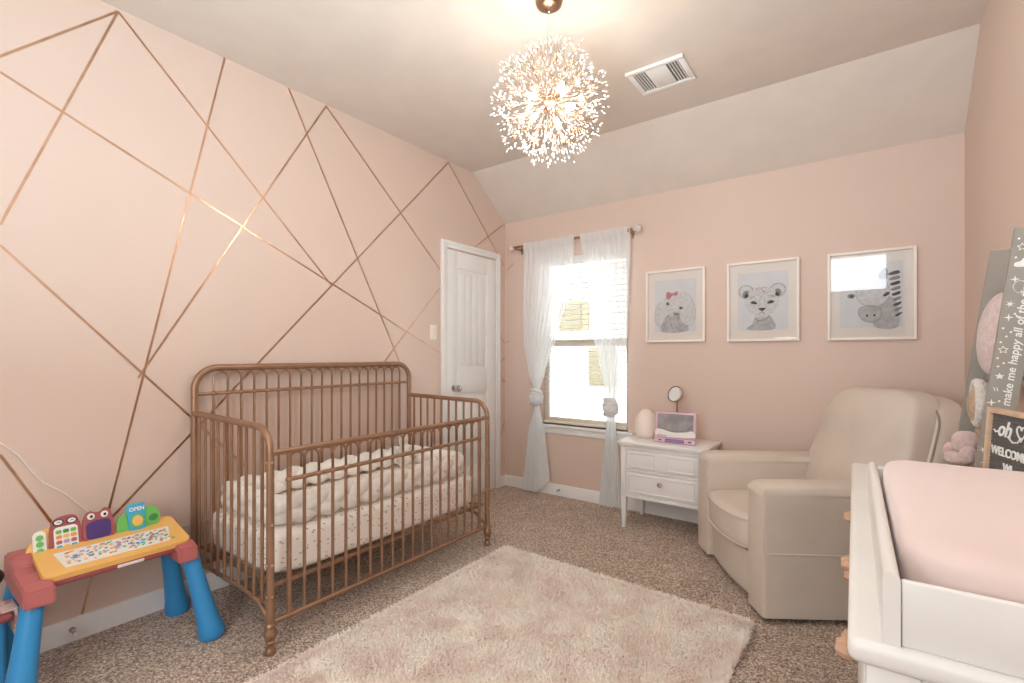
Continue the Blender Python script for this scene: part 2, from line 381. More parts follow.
# door stops
def doorstop(loc, d, lab):
    t = thing('door_stop', lab, 'door stop', loc, 0, 'spring door stops on the baseboards'); d = Vector(d); loc = Vector(loc)
    pts = []
    s = d.cross(Vector((0, 0, 1)))
    for i in range(90):
        a = i*.9; pts.append(loc+d*(.004+i*.0006)+(s*math.cos(a)+Vector((0, 0, 1))*math.sin(a))*.006)
    bm = B(); tube(bm, pts, .0014, 5); obj('spring', bm, m_chrome, t)
    bm = B(); tube(bm, [loc, loc+d*.005], .011, 12); obj('mount', bm, m_chrome, t)
    bm = B(); tube(bm, [loc+d*.056, loc+d*.058, loc+d*.070, loc+d*.072], [.006, .009, .009, .006], 10); obj('rubber_tip', bm, m_wplast, t)
doorstop((XL+.014, .546, .052), (1, 0, 0), 'spring door stop on the left baseboard beneath the activity table')
doorstop((-2.109, YB-.014, .05), (0, -1, 0), 'spring door stop on the baseboard below the window')
# white cord on the wall
bm = B(); pts = [(0.20, 1.02), (0.34, 0.86), (0.389, 0.805), (0.423, 0.74), (0.463, 0.679), (0.524, 0.625), (0.608, 0.519), (.75, .40), (0.883, 0.366), (0.989, 0.364), (1.2, .37)]
tube(bm, [(XL+.004, a, b) for a, b in pts], .0028, 6)
tag(obj('power_cord', bm, m_cord), 'thin white cord running down the pink wall behind the activity table', 'cord')

# ------------------------------------------------------------------ window
bm = B(); y0, y1 = YB+.065, YB+.115
ZM = 1.30
box(bm, WX0, WX0+.04, y0, y1, WZ0, WZ1, .003); box(bm, WX1-.04, WX1, y0, y1, WZ0, WZ1, .003)
box(bm, WX0+.04, WX1-.04, y0, y1, WZ1-.04, WZ1, .003); box(bm, WX0+.04, WX1-.04, y0, y1, WZ0, WZ0+.055, .003); box(bm, WX0+.04, WX1-.04, y0-.01, y1, ZM-.028, ZM+.03, .003)
win = struct('window_1', bm, m_vinyl)
bm = B(); box(bm, WX0+.04, WX1-.04, y0+.022, y0+.026, WZ0+.055, ZM-.028); obj('glass_pane', bm, m_glass, win, smooth=False)
bm = B(); box(bm, WX0+.04, WX1-.04, y0+.032, y0+.036, ZM+.03, WZ1-.04); obj('glass_pane', bm, m_glass, win, smooth=False)
# stool and apron
bm = B(); box(bm, WX0-.05, WX1+.05, YB-.035, YB+.064, WZ0-.022, WZ0, .006); box(bm, WX0-.03, WX1+.03, YB-.016, YB, WZ0-.075, WZ0-.0225, .004); box(bm, WX0-.03, WX1+.03, YB-.021, YB, WZ0-.040, WZ0-.0225, .004)
struct('trim_3', bm, m_white)
# blinds
bl = thing('window_blind', 'white horizontal slat blind filling the window behind the sheer curtains', 'blinds', ((WX0+WX1)/2, YB+.03, WZ0+.02))
bm = B(); box(bm, WX0+.008, WX1-.008, YB+.004, YB+.058, WZ1-.07, WZ1-.002, .004); obj('valance', bm, m_slat, bl)
bm = B(); zz = WZ1-.10; sl = []
while zz > WZ0+.06:
    box(bm, WX0+.012, WX1-.012, -.0225, .0225, -.0012, .0012, M=Matrix.Translation((0, YB+.033, zz)) @ Matrix.Rotation(math.radians(-7), 4, 'X')); zz -= .044
obj('slats', bm, m_slat, bl, smooth=False)
bm = B(); box(bm, WX0+.012, WX1-.012, YB+.010, YB+.056, WZ0+.008, WZ0+.030, .004); obj('bottom_rail', bm, m_vinyl, bl)
for x in (WX0+.12, WX1-.12):
    bm = B(); tube(bm, [(x, YB+.012, WZ1-.07), (x, YB+.012, WZ0+.03)], .0011, 5); tube(bm, [(x, YB+.0545, WZ1-.07), (x, YB+.0545, WZ0+.03)], .0011, 5); obj('ladder_cord', bm, m_slat, bl)
bm = B(); tube(bm, [(-2.07, YB+.002, WZ1-.07), (-2.07, YB+.001, 1.72)], .0018, 5); lathe(bm, [(.003, .03), (.007, 0), (.004, -.004)], (-2.07, YB+.002, 1.69), 8); obj('pull_cord', bm, m_slat, bl)
# neighbour house and ground outside
bm = B(); box(bm, -16, 8, 4.3, 30, -.6, -.4); struct('ground_outside', bm, mat('pale_dry_grass', (.42, .42, .30), .9, nscale=3, namt=.3), smooth=False)
nh = thing('neighbouring_house', 'pale neighbouring house wall seen through the window blinds', 'house', (-5, 11, -.4))
bm = B(); box(bm, -11, 1.5, 9.0, 13, -.4, 3.0); obj('siding', bm, mat('pale_siding', (.60, .60, .59), .8), nh, smooth=False)
bm = B(); prism(bm, [(8.55, 2.95), (13.4, 2.95), (11, 4.6)], 'x', -11.4, 1.9); obj('roof', bm, mat('beige_shingle', (.70, .67, .63), .9, nscale=30, namt=.2), nh, smooth=False)
m_nw = mat('tan_shaded_window', (.10, .08, .04), .5); m_nw2 = mat('tan_brick_panel', (.14, .11, .06), .6)
for (x0, x1, z0, z1) in ((-5.32, -4.62, 1.70, 2.32), (-4.62, -4.05, .55, 1.35)):
    bm = B(); box(bm, x0, x1, 8.95, 9.0, z0, z1); f = obj('window', bm, m_nw2, nh, smooth=False)
    bm = B(); box(bm, x0+.05, x1-.16, 8.93, 8.95, z0+.05, z1-.08); obj('pane', bm, m_nw, f, smooth=False)

# ------------------------------------------------------------------ curtains
YC = YB-.085
ZR = 2.146
rod = thing('curtain_rod', 'bronze curtain rod with faceted finials above the window', 'curtain rod', (-1.97, YC, ZR-.03))
bm = B(); tube(bm, [(-2.53, YC, ZR+.004), (-1.42, YC, ZR-.002)], .0105, 12); obj('pole', bm, m_brass, rod)
for x, s in ((-2.53, -1), (-1.42, 1)):
    bm = B(); lathe(bm, [(.012, 0), (.017, .004), (.012, .010), (.024, .022), (.030, .036), (.022, .052), (.006, .062)], (x, YC, ZR), 8, Matrix.Rotation(s*PI/2, 4, 'Y')); obj('finial', bm, m_crys if s > 0 else mat('pale_finial', (.8, .62, .5), .2, spec=.8), rod, smooth=False, label='faceted glass finial')
for x in (-2.50, -1.455):
    bm = B(); box(bm, x-.009, x+.009, YC-.004, YB, ZR-.022, ZR-.011, .002); box(bm, x-.012, x+.012, YB-.006, YB, ZR-.05, ZR+.02, .003); box(bm, x-.008, x+.008, YC-.018, YC-.012, ZR-.02, ZR+.006, .002); obj('bracket', bm, m_brass, rod)
def interp(tab, z):
    tab = sorted(tab)
    if z <= tab[0][0]: return tab[0][1]
    for (a, b), (c, d) in zip(tab, tab[1:]):
        if z <= c:
            t = (z-a)/(c-a); t = t*t*(3-2*t)*.5+t*.5; return b+(d-b)*t
    return tab[-1][1]
def curtain(lab, left, right, amp, kz, folds, seed, knot, tilt=0):
    th = thing('sheer_curtain', lab, 'curtain', (knot[0], YC, .03), 0, 'knotted sheer curtains')
    def sheet(z0, z1, nz, yo, b0=None, a=1.0):
        bm = B(); nx = 110; rows = []
        for j in range(nz+1):
            row = []
            for i in range(nx+1):
                s = i/nx
                zb = z0 if b0 is None else z0+b0(s)
                z = zb+(z1-zb)*j/nz
                l, r = interp(left, z), interp(right, z); A = interp(amp, z)*a
                x = l+(r-l)*s; yt = -.020*max(0, min(1, (z-(ZR-.06))/.04)); x += .004*math.sin(s*17+z*6+seed)
                ph = 2*PI*folds*s+.5*math.sin(z*2.1+seed)+.9*math.sin(s*5+seed)
                A *= 1-.55*max(0, min(1, (z-(ZR-.10))/.08)); y = YC+yo+yt-A*(math.sin(ph)*.75+.35*math.sin(2.3*ph+seed))
                row.append(bm.verts.new((x, y, z)))
            rows.append(row)
        for p, q in zip(rows, rows[1:]):
            for k in range(nx): bm.faces.new((p[k], p[k+1], q[k+1], q[k]))
        return bm
    obj('upper_drape', sheet(kz+.05, ZR+.022, 60, 0), m_sheer, th, smooth=180)
    obj('lower_drape', sheet(.02, kz-.05, 40, -.006, (lambda s: tilt*max(0, s-.5)*2)), m_sheer, th, smooth=180)
    bm = B(); random.seed(seed)
    kx, kzz = knot
    def wob(v):
        n = noise.noise(v*22)*.010; q = v-Vector((kx, YC-.01, kzz)); q.normalize(); return v+q*n
    blob(bm, (kx, YC-.012, kzz), (.062, .050, .078), 2.0, 10, wob)
    for k in range(4):
        a = -.5+k*.35; pts = []
        for i in range(15):
            u = -PI*.15+i/14*PI*1.3
            pts.append((kx+math.cos(u)*.048, YC-.015-math.sin(u)*.034, kzz+.045-.03*k+.035*math.sin(u+a)*(.6)))
        tube(bm, pts, .013, 8)
    obj('knot', bm, m_sheer2, th, smooth=180)
curtain('left white sheer curtain, knotted at sill height, beside the door', [(2.17, -2.42), (1.3, -2.42), (1.05, -2.375), (.90, -2.315), (.78, -2.30), (.5, -2.37), (.0, -2.435)],
        [(2.17, -1.915), (1.8, -1.95), (1.4, -2.08), (1.05, -2.205), (.90, -2.255), (.78, -2.262), (.5, -2.205), (.0, -2.14)],
        [(2.2, .009), (1.5, .012), (.9, .010), (.75, .010), (.4, .020), (0, .024)], .83, 9, 1.3, (-2.285, .835), .12)
curtain('right white sheer curtain, knotted at sill height, beside the nightstand', [(2.17, -1.86), (1.65, -1.81), (1.35, -1.755), (1.1, -1.69), (.87, -1.645), (.72, -1.635), (.3, -1.675), (0, -1.70)],
        [(2.17, -1.44), (1.6, -1.452), (1.35, -1.46), (1.1, -1.495), (.87, -1.555), (.72, -1.565), (.3, -1.525), (0, -1.505)],
        [(2.2, .009), (1.5, .013), (.87, .010), (.7, .010), (.3, .016), (0, .018)], .80, 8, 4.1, (-1.60, .79), .01)

# ------------------------------------------------------------------ ceiling vent
vt = thing('ceiling_vent', 'white rectangular ceiling air vent with slotted ends beside the chandelier', 'vent', (-.92, 2.65, H-.015))
bm = B(); x0, x1, y0, y1 = -1.07, -.765, 2.515, 2.78
box(bm, x0, x1, y0, y0+.03, H-.012, H, .004); box(bm, x0, x1, y1-.03, y1, H-.012, H, .004); box(bm, x0, x0+.03, y0+.03, y1-.03, H-.012, H, .003); box(bm, x1-.03, x1, y0+.03, y1-.03, H-.012, H, .003)
box(bm, x0-.004, x1+.004, y0-.004, y0+.008, H-.018, H, .003)
obj('frame', bm, m_wplast, vt)
bm = B(); box(bm, x0+.095, x1-.095, y0+.03, y1-.03, H-.010, H-.002, .002); obj('damper_plate', bm, m_wplast, vt)
bm = B(); box(bm, x0+.031, x1-.031, y0+.031, y1-.031, H-.0015, H); obj('duct_shade_sheet', bm, m_dark, vt)  # dark sheet under the ceiling, stands in for the shade inside the duct
for k in range(4):
    for s in (0, 1):
        x = (x0+.038+k*.015) if s == 0 else (x1-.038-k*.015)
        bm = B(); box(bm, -.0042, .0042, y0+.03, y1-.03, -.0008, .0008, M=Matrix.Translation((x, 0, H-.006)) @ Matrix.Rotation(math.radians(-50), 4, 'Y')); obj('louver', bm, m_wplast, vt)

# ------------------------------------------------------------------ chandelier
CX, CY, CZ = -1.117, 1.796, 2.295
ch = thing('chandelier', 'round dandelion firework chandelier of crystal sprays hanging from the ceiling', 'chandelier', (CX, CY, CZ))
bm = B(); lathe(bm, [(.058, .0), (.060, -.006), (.055, -.022), (.038, -.034), (.012, -.040), (.0, -.041)], (CX, CY, H), 28); lathe(bm, [(.006, 0), (.007, -.012), (.0, -.016)], (CX, CY, H-.040), 10); obj('canopy', bm, m_brass, ch)
for dx in (-.006, .006):
    bm = B(); tube(bm, [(CX+dx, CY, H-.036), (CX+dx, CY+.002, CZ+.03)], .0012, 6); obj('hanging_wire', bm, m_chrome, ch)
bm = B(); blob(bm, (CX, CY, CZ), (.035, .035, .035), 2, 6); obj('hub', bm, m_brass, ch)
random.seed(5)
def spray_mesh(seed):
    random.seed(seed); bm = B(); Lr = random.uniform(.145, .20)
    tube(bm, [(0, 0, .03), (0, 0, Lr)], .0009, 5, mi=0)
    for k in range(8):
        a = 2*PI*k/8+random.uniform(-.3, .3); sp = random.uniform(.018, .045); e = Vector((sp*math.cos(a), sp*math.sin(a), Lr+random.uniform(.03, .062)))
        b0 = Vector((0, 0, Lr-random.uniform(0, .045)))
        tube(bm, [b0, e], .0006, 4, mi=0)
        d = (e-b0).normalized(); q = Vector((0, 0, 1)).rotation_difference(d).to_matrix().to_4x4()
        lathe(bm, [(.0005, 0), (.0027, .004), (.0036, .008), (.0026, .011), (.0006, .0135)], tuple(e), 6, q, mi=1)
    me = bpy.data.meshes.new('crystal_spray'); bm.to_mesh(me); bm.free(); me.materials.append(m_brass); me.materials.append(m_crys)
    me.polygons.foreach_set('use_smooth', [True]*len(me.polygons)); return me
SM = [spray_mesh(s) for s in range(6)]
ga = PI*(3-math.sqrt(5)); NS = 100
for i in range(NS):
    z = 1-2*(i+.5)/NS; r = math.sqrt(1-z*z); d = Vector((r*math.cos(ga*i), r*math.sin(ga*i), z))
    o = bpy.data.objects.new('crystal_spray', SM[i % 6]); COL.objects.link(o); o.parent = ch
    o.rotation_mode = 'QUATERNION'; o.rotation_quaternion = Vector((0, 0, 1)).rotation_difference(d)
for i in range(9):
    z = .75-1.5*(i+.5)/9; r = math.sqrt(1-z*z); d = Vector((r*math.cos(ga*i*1.01+1), r*math.sin(ga*i*1.01+1), z)); c = Vector((CX, CY, CZ))
    bm = B(); q = Vector((0, 0, 1)).rotation_difference(d).to_matrix().to_4x4()
    lathe(bm, [(.006, .070), (.0105, .075), (.0115, .090), (.0105, .106), (.006, .113), (.001, .115)], tuple(c), 12, q, mi=0)
    bl_ = obj('bulb', bm, m_bulb, ch, label='glowing warm bulb')
    bm = B(); lathe(bm, [(.004, .03), (.004, .045), (.0075, .048), (.0075, .0695)], tuple(c), 10, q); obj('socket', bm, m_brass, bl_)
for i, dv in enumerate(((.13, 0, -.03), (-.13, 0, -.03), (0, .13, -.05), (0, -.13, -.05), (0, 0, -.16))):
    l = bpy.data.lights.new('bulb_light', 'POINT'); l.energy = BULB_W; l.color = (1, .93, .85); l.shadow_soft_size = .02
    o = bpy.data.objects.new('bulb_light', l); o.parent = ch; o.location = dv; COL.objects.link(o)

# ------------------------------------------------------------------ pictures
def art_layer(parent, name, pts, m, lvl, M):
    bm = B(); prism(bm, pts, 'z', .0005*lvl, .0005*lvl+.0004, M); return bm
def picture(lab, x0, x1, z0, z1, kindp, pw=.30, ph=.38):
    cx, cz = (x0+x1)/2, (z0+z1)/2
    t = thing('framed_picture', lab, 'picture', (cx, YB, z0), 0, 'framed animal prints above the armchair')
    fw = .016; yb = YB-.001; yf = YB-.032
    bm = B(); box(bm, x0, x0+fw, yf, yb, z0, z1, .002); box(bm, x1-fw, x1, yf, yb, z0, z1, .002); box(bm, x0+fw, x1-fw, yf, yb, z0, z0+fw, .002); box(bm, x0+fw, x1-fw, yf, yb, z1-fw, z1, .002)
    obj('frame', bm, m_frame, t)
    bm = B(); box(bm, x0+fw, x1-fw, YB-.010, yb, z0+fw, z1-fw); obj('mat_board', bm, m_mat_, t, smooth=False)
    M = frame_M((cx, YB-.0105, cz), (1, 0, 0), (0, 0, 1))
    bm = B(); prism(bm, [(-pw/2, -ph/2), (pw/2, -ph/2), (pw/2, ph/2), (-pw/2, ph/2)], 'z', 0, .0005, M); pr = obj('print', bm, m_paper, t, smooth=False)
    def lay(ml, shapes):
        by = {}
        for (lvl, m, pts) in shapes: by.setdefault(m, []).append((lvl, pts))
        for m, L in by.items():
            bm = B()
            for lvl, pts in L: prism(bm, pts, 'z', .0005*lvl, .0005*lvl+.0004, M)
            o = obj('drawing', bm, m, pr, smooth=False)
    def line(lvl, m, pts, wd): 
        out = []
        for a, b in zip(pts, pts[1:]):
            a = Vector(a); b = Vector(b); d = b-a
            if d.length < 1e-6: continue
            d.normalize(); n = Vector((-d.y, d.x))*wd/2; out.append((lvl, m, [tuple(a-n), tuple(b-n), tuple(b+n), tuple(a+n)]))
        return out
    S = []
    if kindp == 'elephant':
        body = curve2([(-.10, -.188), (-.085, -.10), (-.03, -.05), (.03, -.06), (.08, -.12), (.085, -.188)])
        S += [(1, m_ink1, body)]
        earR = curve2([(.03, .08), (.085, .085), (.125, .03), (.145, -.06), (.125, -.135), (.07, -.14), (.035, -.08)])
        earL = curve2([(-.07, .03), (-.12, .02), (-.148, -.04), (-.145, -.11), (-.11, -.15), (-.075, -.08)])
        S += [(2, m_ink0, earR), (2, m_ink0, earL)] + line(3, m_ink2, earR+[earR[0]], .0016)[3:32] + line(3, m_ink2, earL+[earL[0]], .0014)[4:28]
        head = curve2([(-.085, .03), (-.05, .085), (.02, .10), (.065, .06), (.07, -.01), (.045, -.06), (-.01, -.075), (-.055, -.05), (-.085, -.01)])
        S += [(3, m_ink0, head)]
        trunk = curve2([(-.015, -.05), (.03, -.055), (.025, -.11), (.05, -.165), (.06, -.178), (.035, -.182), (.012, -.155), (-.002, -.11)])
        S += [(4, m_ink1, trunk)] + line(5, m_ink2, trunk[6:40], .0024)
        S += [(5, m_ink2, ell(.012, -.062, .022, .007, 12))]
        S += [(5, m_ink3, ell(-.052, .018, .011, .012, 16)), (5, m_ink3, ell(.044, -.018, .013, .010, 16)), (6, m_paper, ell(-.049, .021, .003, .003, 8)), (6, m_paper, ell(.047, -.015, .003, .003, 8))]
        S += line(4, m_ink2, [(-.055, -.065), (-.075, -.13), (-.085, -.185)], .002)+line(4, m_ink2, [(-.055, -.065), (-.035, -.11), (-.02, -.15)], .002)
        S += [(6, m_bow, curve2([(-.02, .085), (-.055, .105), (-.065, .07), (-.05, .055)])), (6, m_bow, curve2([(-.015, .085), (.015, .105), (.02, .08), (.005, .072)])), (7, m_bow, ell(-.018, .083, .009, .009, 10)), (6, m_bow, curve2([(-.02, .08), (-.035, .055), (-.06, .048), (-.04, .07)]))]
    elif kindp == 'cub':
        S += [(1, m_ink1, curve2([(-.09, -.188), (-.06, -.15), (-.035, -.10), (.03, -.09), (.06, -.12), (.07, -.188)]))]
        S += line(2, m_ink2, [(-.045, -.115), (-.02, -.13), (.02, -.125), (.045, -.10)], .006)
        for sx, ex in ((-1, -.098), (1, .092)):
            S += [(2, m_ink1, ell(ex, .065, .047, .045, 20)), (3, m_ink0, ell(ex, .068, .039, .036, 20)), (4, m_ink2, ell(ex+sx*-.002, .048, .022, .027, 16)), (5, m_ink3, ell(ex-sx*.004, .04, .012, .014, 12))]
            S += line(3, m_ink2, ell(ex, .066, .046, .044, 20, a0=.3, a1=2.9), .0022)
        S += [(5, m_ink0, curve2([(-.105, -.01), (-.085, .055), (-.03, .085), (.035, .085), (.085, .05), (.10, -.015), (.07, -.07), (.025, -.105), (-.03, -.105), (-.075, -.07)]))]
        for sx in (-1, 1):
            S += [(6, m_ink3, curve2([(sx*.072, -.008), (sx*.05, .002), (sx*.028, -.016), (sx*.05, -.02)])), (6, m_ink1, ell(sx*.06, .028, .018, .008, 10, rot=-sx*.4))]
        S += [(6, m_ink3, curve2([(-.022, -.048), (.022, -.048), (.004, -.066), (-.004, -.066)]))]
        S += line(6, m_ink3, [(0, -.064), (0, -.075), (-.02, -.084)], .002)+line(6, m_ink3, [(0, -.075), (.02, -.084)], .002)
        S += line(6, m_ink1, [(-.018, -.04), (-.012, .03)], .003)+line(6, m_ink1, [(.018, -.04), (.012, .03)], .003)
        random.seed(3)
        for k in range(16): S += [(6, m_ink1 if k % 2 else m_ink2, ell(random.uniform(-.03, .045), random.uniform(.03, .075), .004, .0025, 6, rot=random.random()*3))]
        S += line(7, m_bow, [(-.04, .082), (-.02, .088), (.0, .083), (.012, .092), (.03, .086)], .004)+line(7, m_bow, [(-.0, .075), (.01, .055), (.02, .06)], .004)
    else:
        S += [(1, m_ink1, curve2([(.02, -.188), (.03, -.10), (.07, -.02), (.12, -.04), (.13, -.188)]))]
        hd = curve2([(-.07, .02), (-.035, .085), (.03, .095), (.085, .05), (.085, -.02), (.05, -.06), (.0, -.07), (-.05, -.04)])
        S += [(2, m_ink0, hd)] + line(3, m_ink2, hd+[hd[0]], .0018)
        mz = curve2([(-.05, -.075), (0, -.06), (.045, -.08), (.05, -.13), (.015, -.16), (-.03, -.15), (-.055, -.115)])
        S += [(3, m_ink1, mz)] + line(4, m_ink2, mz+[mz[0]], .003)
        S += [(5, m_ink3, ell(-.015, -.12, .006, .008, 8, rot=.4)), (5, m_ink3, ell(.02, -.12, .006, .008, 8, rot=-.4)), (5, m_ink2, ell(-.092, .0, .02, .015, 12)), (6, m_ink3, ell(-.09, -.003, .009, .011, 10)), (5, m_ink3, ell(.075, .0, .018, .010, 12, rot=.7))]
        for k in range(9):
            z = .12-.03*k; S += [(5, m_ink2 if k % 2 else m_ink3, curve2([(.085+.004*k, z), (.125+.003*k, z+.014), (.137, z-.002), (.095+.003*k, z-.012)], 4))]
        S += [(4, m_ink2, curve2([(.035, .10), (.06, .15), (.08, .145), (.075, .09)]))]
    lay(None, S)
    bm = B(); box(bm, x0+fw, x1-fw, YB-.022, YB-.020, z0+fw, z1-fw); obj('glass', bm, m_glass, t, smooth=False)
picture('white framed baby elephant print with pink bow, the one nearest the window', -1.345, -.918, 1.291, 1.821, 'elephant')
picture('white framed lion cub print, middle of the row of pictures', -.773, -.345, 1.289, 1.819, 'cub')
picture('white framed zebra foal print with bright window reflection, rightmost of the row', -.197, .226, 1.287, 1.815, 'zebra')

# ------------------------------------------------------------------ crib
X0, X1, Y0, Y1 = -2.65, -1.926, .992, 2.366
cr = thing('crib', 'copper metal crib with arched spindle rails against the pink wall', 'crib', ((X0+X1)/2, (Y0+Y1)/2, 0))
def arc(c, r, a0, a1, n, plane):
    out = []
    for i in range(n+1):
        a = a0+(a1-a0)*i/n; u, v = r*math.cos(a), r*math.sin(a)
        out.append((c[0]+u, c[1], c[2]+v) if plane == 'xz' else (c[0], c[1]+u, c[2]+v))
    return out
R = .0165
FB = .125
# back panel
bm = B(); ZT = 1.135; rr = .105
tube(bm, [(X0, Y0, .12), (X0, Y0, ZT-rr)]+arc((X0, Y0+rr, ZT-rr), rr, PI, PI/2, 10, 'yz')[1:]+[(X0, Y1-rr, ZT)]+arc((X0, Y1-rr, ZT-rr), rr, PI/2, 0, 10, 'yz')[1:]+[(X0, Y1, .12)], R, 14)
obj('back_frame', bm, m_crib, cr)
ZB2 = 1.005
bm = B(); tube(bm, [(X0, Y0, ZB2), (X0, Y1, ZB2)], .0085, 10); obj('back_cross_rail', bm, m_crib, cr)
bm = B(); tube(bm, [(X0, Y0, .17), (X0, Y1, .17)], .011, 10); obj('back_bottom_rail', bm, m_crib, cr)
def spindle(x, y, z0, z1, r=.0072):
    bm = B(); tube(bm, [(x, y, z0), (x, y, z1)], r, 8); obj('spindle', bm, m_crib, cr)
def arches(x, ys, z0, z1, name):
    bm = B()
    for a, b in zip(ys, ys[1:]):
        ry = (b-a)/2; c = (a+b)/2; pts = [(x, a, z0)]+[(x, c-ry*math.cos(PI*k/10), z1-ry+ry*math.sin(PI*k/10)*1.0) for k in range(11)]+[(x, b, z0)]
        tube(bm, pts, .0058, 7)
    for y in ys:
        blob(bm, (x, y, z0), (.0145, .0145, .0125), 2, 3)
    obj(name, bm, m_crib, cr)
yb = [Y0+.087+i*(Y1-Y0-.174)/18 for i in range(19)]
for y in yb: spindle(X0, y, .17, ZB2)
arches(X0, yb, ZB2, ZT-.020, 'back_arches')
# front panel
ZF = .805; ZF2 = .685
bm = B(); tube(bm, [(X1, Y0, ZF), (X1, Y1, ZF)], .0125, 12); obj('front_top_rail', bm, m_crib, cr)
bm = B(); tube(bm, [(X1, Y0+.075, ZF2), (X1, Y1-.075, ZF2)], .0095, 10); obj('front_cross_rail', bm, m_crib, cr)
bm = B(); tube(bm, [(X1, Y0, FB), (X1, Y1, FB)], .011, 10); obj('front_bottom_rail', bm, m_crib, cr)
yf = [Y0+.078+i*(Y1-Y0-.156)/18 for i in range(19)]
for i, y in enumerate(yf): spindle(X1, y, FB, ZF if i in (0, 18) else ZF2, .0105 if i in (0, 18) else .0072)
arches(X1, yf, ZF2, ZF-.010, 'front_arches')
# side panels
for y in (Y0, Y1):
    ZS = .905; rs = .10
    bm = B(); tube(bm, [(X0+.01, y, ZS+.008), (X1-rs, y, ZS)]+arc((X1-rs, y, ZS-rs), rs, PI/2, 0, 10, 'xz')[1:]+[(X1, y, .12)], [.0145]*12+[.0165], 14); obj('side_frame', bm, m_crib, cr)
    ns = 10
    pts = [(X0, y, .125), (X0+.03, y, .165), (X0+.09, y, .195), (X0+.2, y, .20), (X1-.2, y, .20), (X1-.09, y, .185), (X1-.03, y, .145), (X1, y, .105)]
    bm = B(); tube(bm, pts, .0095, 10); obj('side_bottom_rail', bm, m_crib, cr)
    for i in range(ns):
        x = X0+.055+i*(X1-X0-.12)/(ns-1); top = ZS+.004 if x < X1-rs else ZS-rs+math.sqrt(max(0, rs*rs-(x-X1+rs)**2))
        spindle(x, y, .19, top)
for (x, y) in ((X0, Y0), (X0, Y1), (X1, Y0), (X1, Y1)):
    bm = B(); lathe(bm, [(.014, 0), (.019, .003), (.021, .012), (.019, .022), (.014, .028), (.0135, .040), (.017, .046), (.019, .052), (.014, .058), (.020, .066), (.0265, .080), (.0265, .092), (.020, .106), (.019, .112), (.022, .117), (.020, .122), (.0165, .128)], (x, y, 0), 18); obj('foot', bm, m_crib, cr)
bm = B()
for (x, y) in ((X1, Y0), (X1, Y1)):
    for z in (.235, .36, .52, .77):
        s = 1 if y == Y1 else -1
        blob(bm, (x+.002, y+s*.017, z), (.006, .004, .006), 2, 3); blob(bm, (x+.016, y, z), (.004, .006, .006), 2, 3)
obj('bolts', bm, m_nut, cr)
bm = B(); box(bm, X0+.02, X1-.018, Y0+.02, Y0+.045, .250, .266, .003); box(bm, X0+.02, X1-.018, Y1-.045, Y1-.02, .250, .266, .003)
box(bm, X0+.02, X0+.04, Y0+.045, Y1-.045, .250, .266, .003); box(bm, X1-.04, X1-.02, Y0+.045, Y1-.045, .250, .266, .003)
for k in range(9): y = Y0+.14+k*(Y1-Y0-.28)/8; box(bm, X0+.04, X1-.04, y-.008, y+.008, .252, .262)
obj('mattress_support', bm, m_crib, cr)
# mattress
bm = B(); blob(bm, ((X0+X1)/2-.002, (Y0+Y1)/2, .3595), (.330, .655, .096), 9, 14)
ms = obj('crib_mattress', bm, m_sheet, smooth=180); tag(ms, 'crib mattress under a white sheet with small dash print', 'mattress')
# braided bumper
bm = B(); hx, hy, rc = .262, .585, .09; path = []
cx, cy = (X0+X1)/2, (Y0+Y1)/2
def rrect(s):
    per = [(2*hy-2*rc), (PI/2*rc), (2*hx-2*rc), (PI/2*rc)]*2; tot = sum(per); d = (s % 1)*tot
    segs = [((hx, -hy+rc), (0, 1)), None, ((hx-rc, hy), (-1, 0)), None, ((-hx, hy-rc), (0, -1)), None, ((-hx+rc, -hy), (1, 0)), None]
    corners = {1: ((hx-rc, hy-rc), 0), 3: ((-hx+rc, hy-rc), PI/2), 5: ((-hx+rc, -hy+rc), PI), 7: ((hx-rc, -hy+rc), 3*PI/2)}
    for i in range(8):
        if d <= per[i] or i == 7:
            if i % 2 == 0:
                (px, py), (dx, dy) = segs[i]; return Vector((cx+px+dx*d, cy+py+dy*d, 0)), Vector((dy, -dx, 0))
            (px, py), a0 = corners[i]; a = a0+d/rc; return Vector((cx+px+rc*math.cos(a), cy+py+rc*math.sin(a), 0)), Vector((math.cos(a), math.sin(a), 0))
        d -= per[i]
NP = 520; NW = 9
for k in range(3):
    pts = []
    for i in range(NP):
        s = i/NP; p, nr = rrect(s); ph = 2*PI*NW*s+2*PI*k/3
        pts.append(p+Vector((0, 0, .522+.030*math.sin(ph)))+nr*(.020*math.sin(2*ph)))
    tube(bm, pts, .0345, 12, closed=True)
bb = obj('braided_bumper', bm, m_braid, smooth=180); tag(bb, 'cream braided knot bumper looped around the inside of the crib', 'bumper')
# plush in crib
pt = thing('plush_bunny', 'small white plush bunny at the far end of the crib', 'plush toy', (-2.44, 2.14, .456))
bm = B(); blob(bm, (-2.44, 2.14, .505), (.05, .045, .05), 2, 6); blob(bm, (-2.395, 2.14, .475), (.03, .018, .018), 2, 4); blob(bm, (-2.40, 2.17, .475), (.03, .018, .018), 2, 4); obj('body', bm, m_plushc, pt, smooth=180)
bm = B(); blob(bm, (-2.435, 2.14, .585), (.040, .038, .036), 2, 6); obj('head', bm, m_plushc, pt, smooth=180)
for s in (-1, 1):
    bm = B(); blob(bm, (-2.45, 2.14+s*.024, .645), (.010, .014, .042), 2, 5); obj('ear', bm, m_plushc, pt, smooth=180)

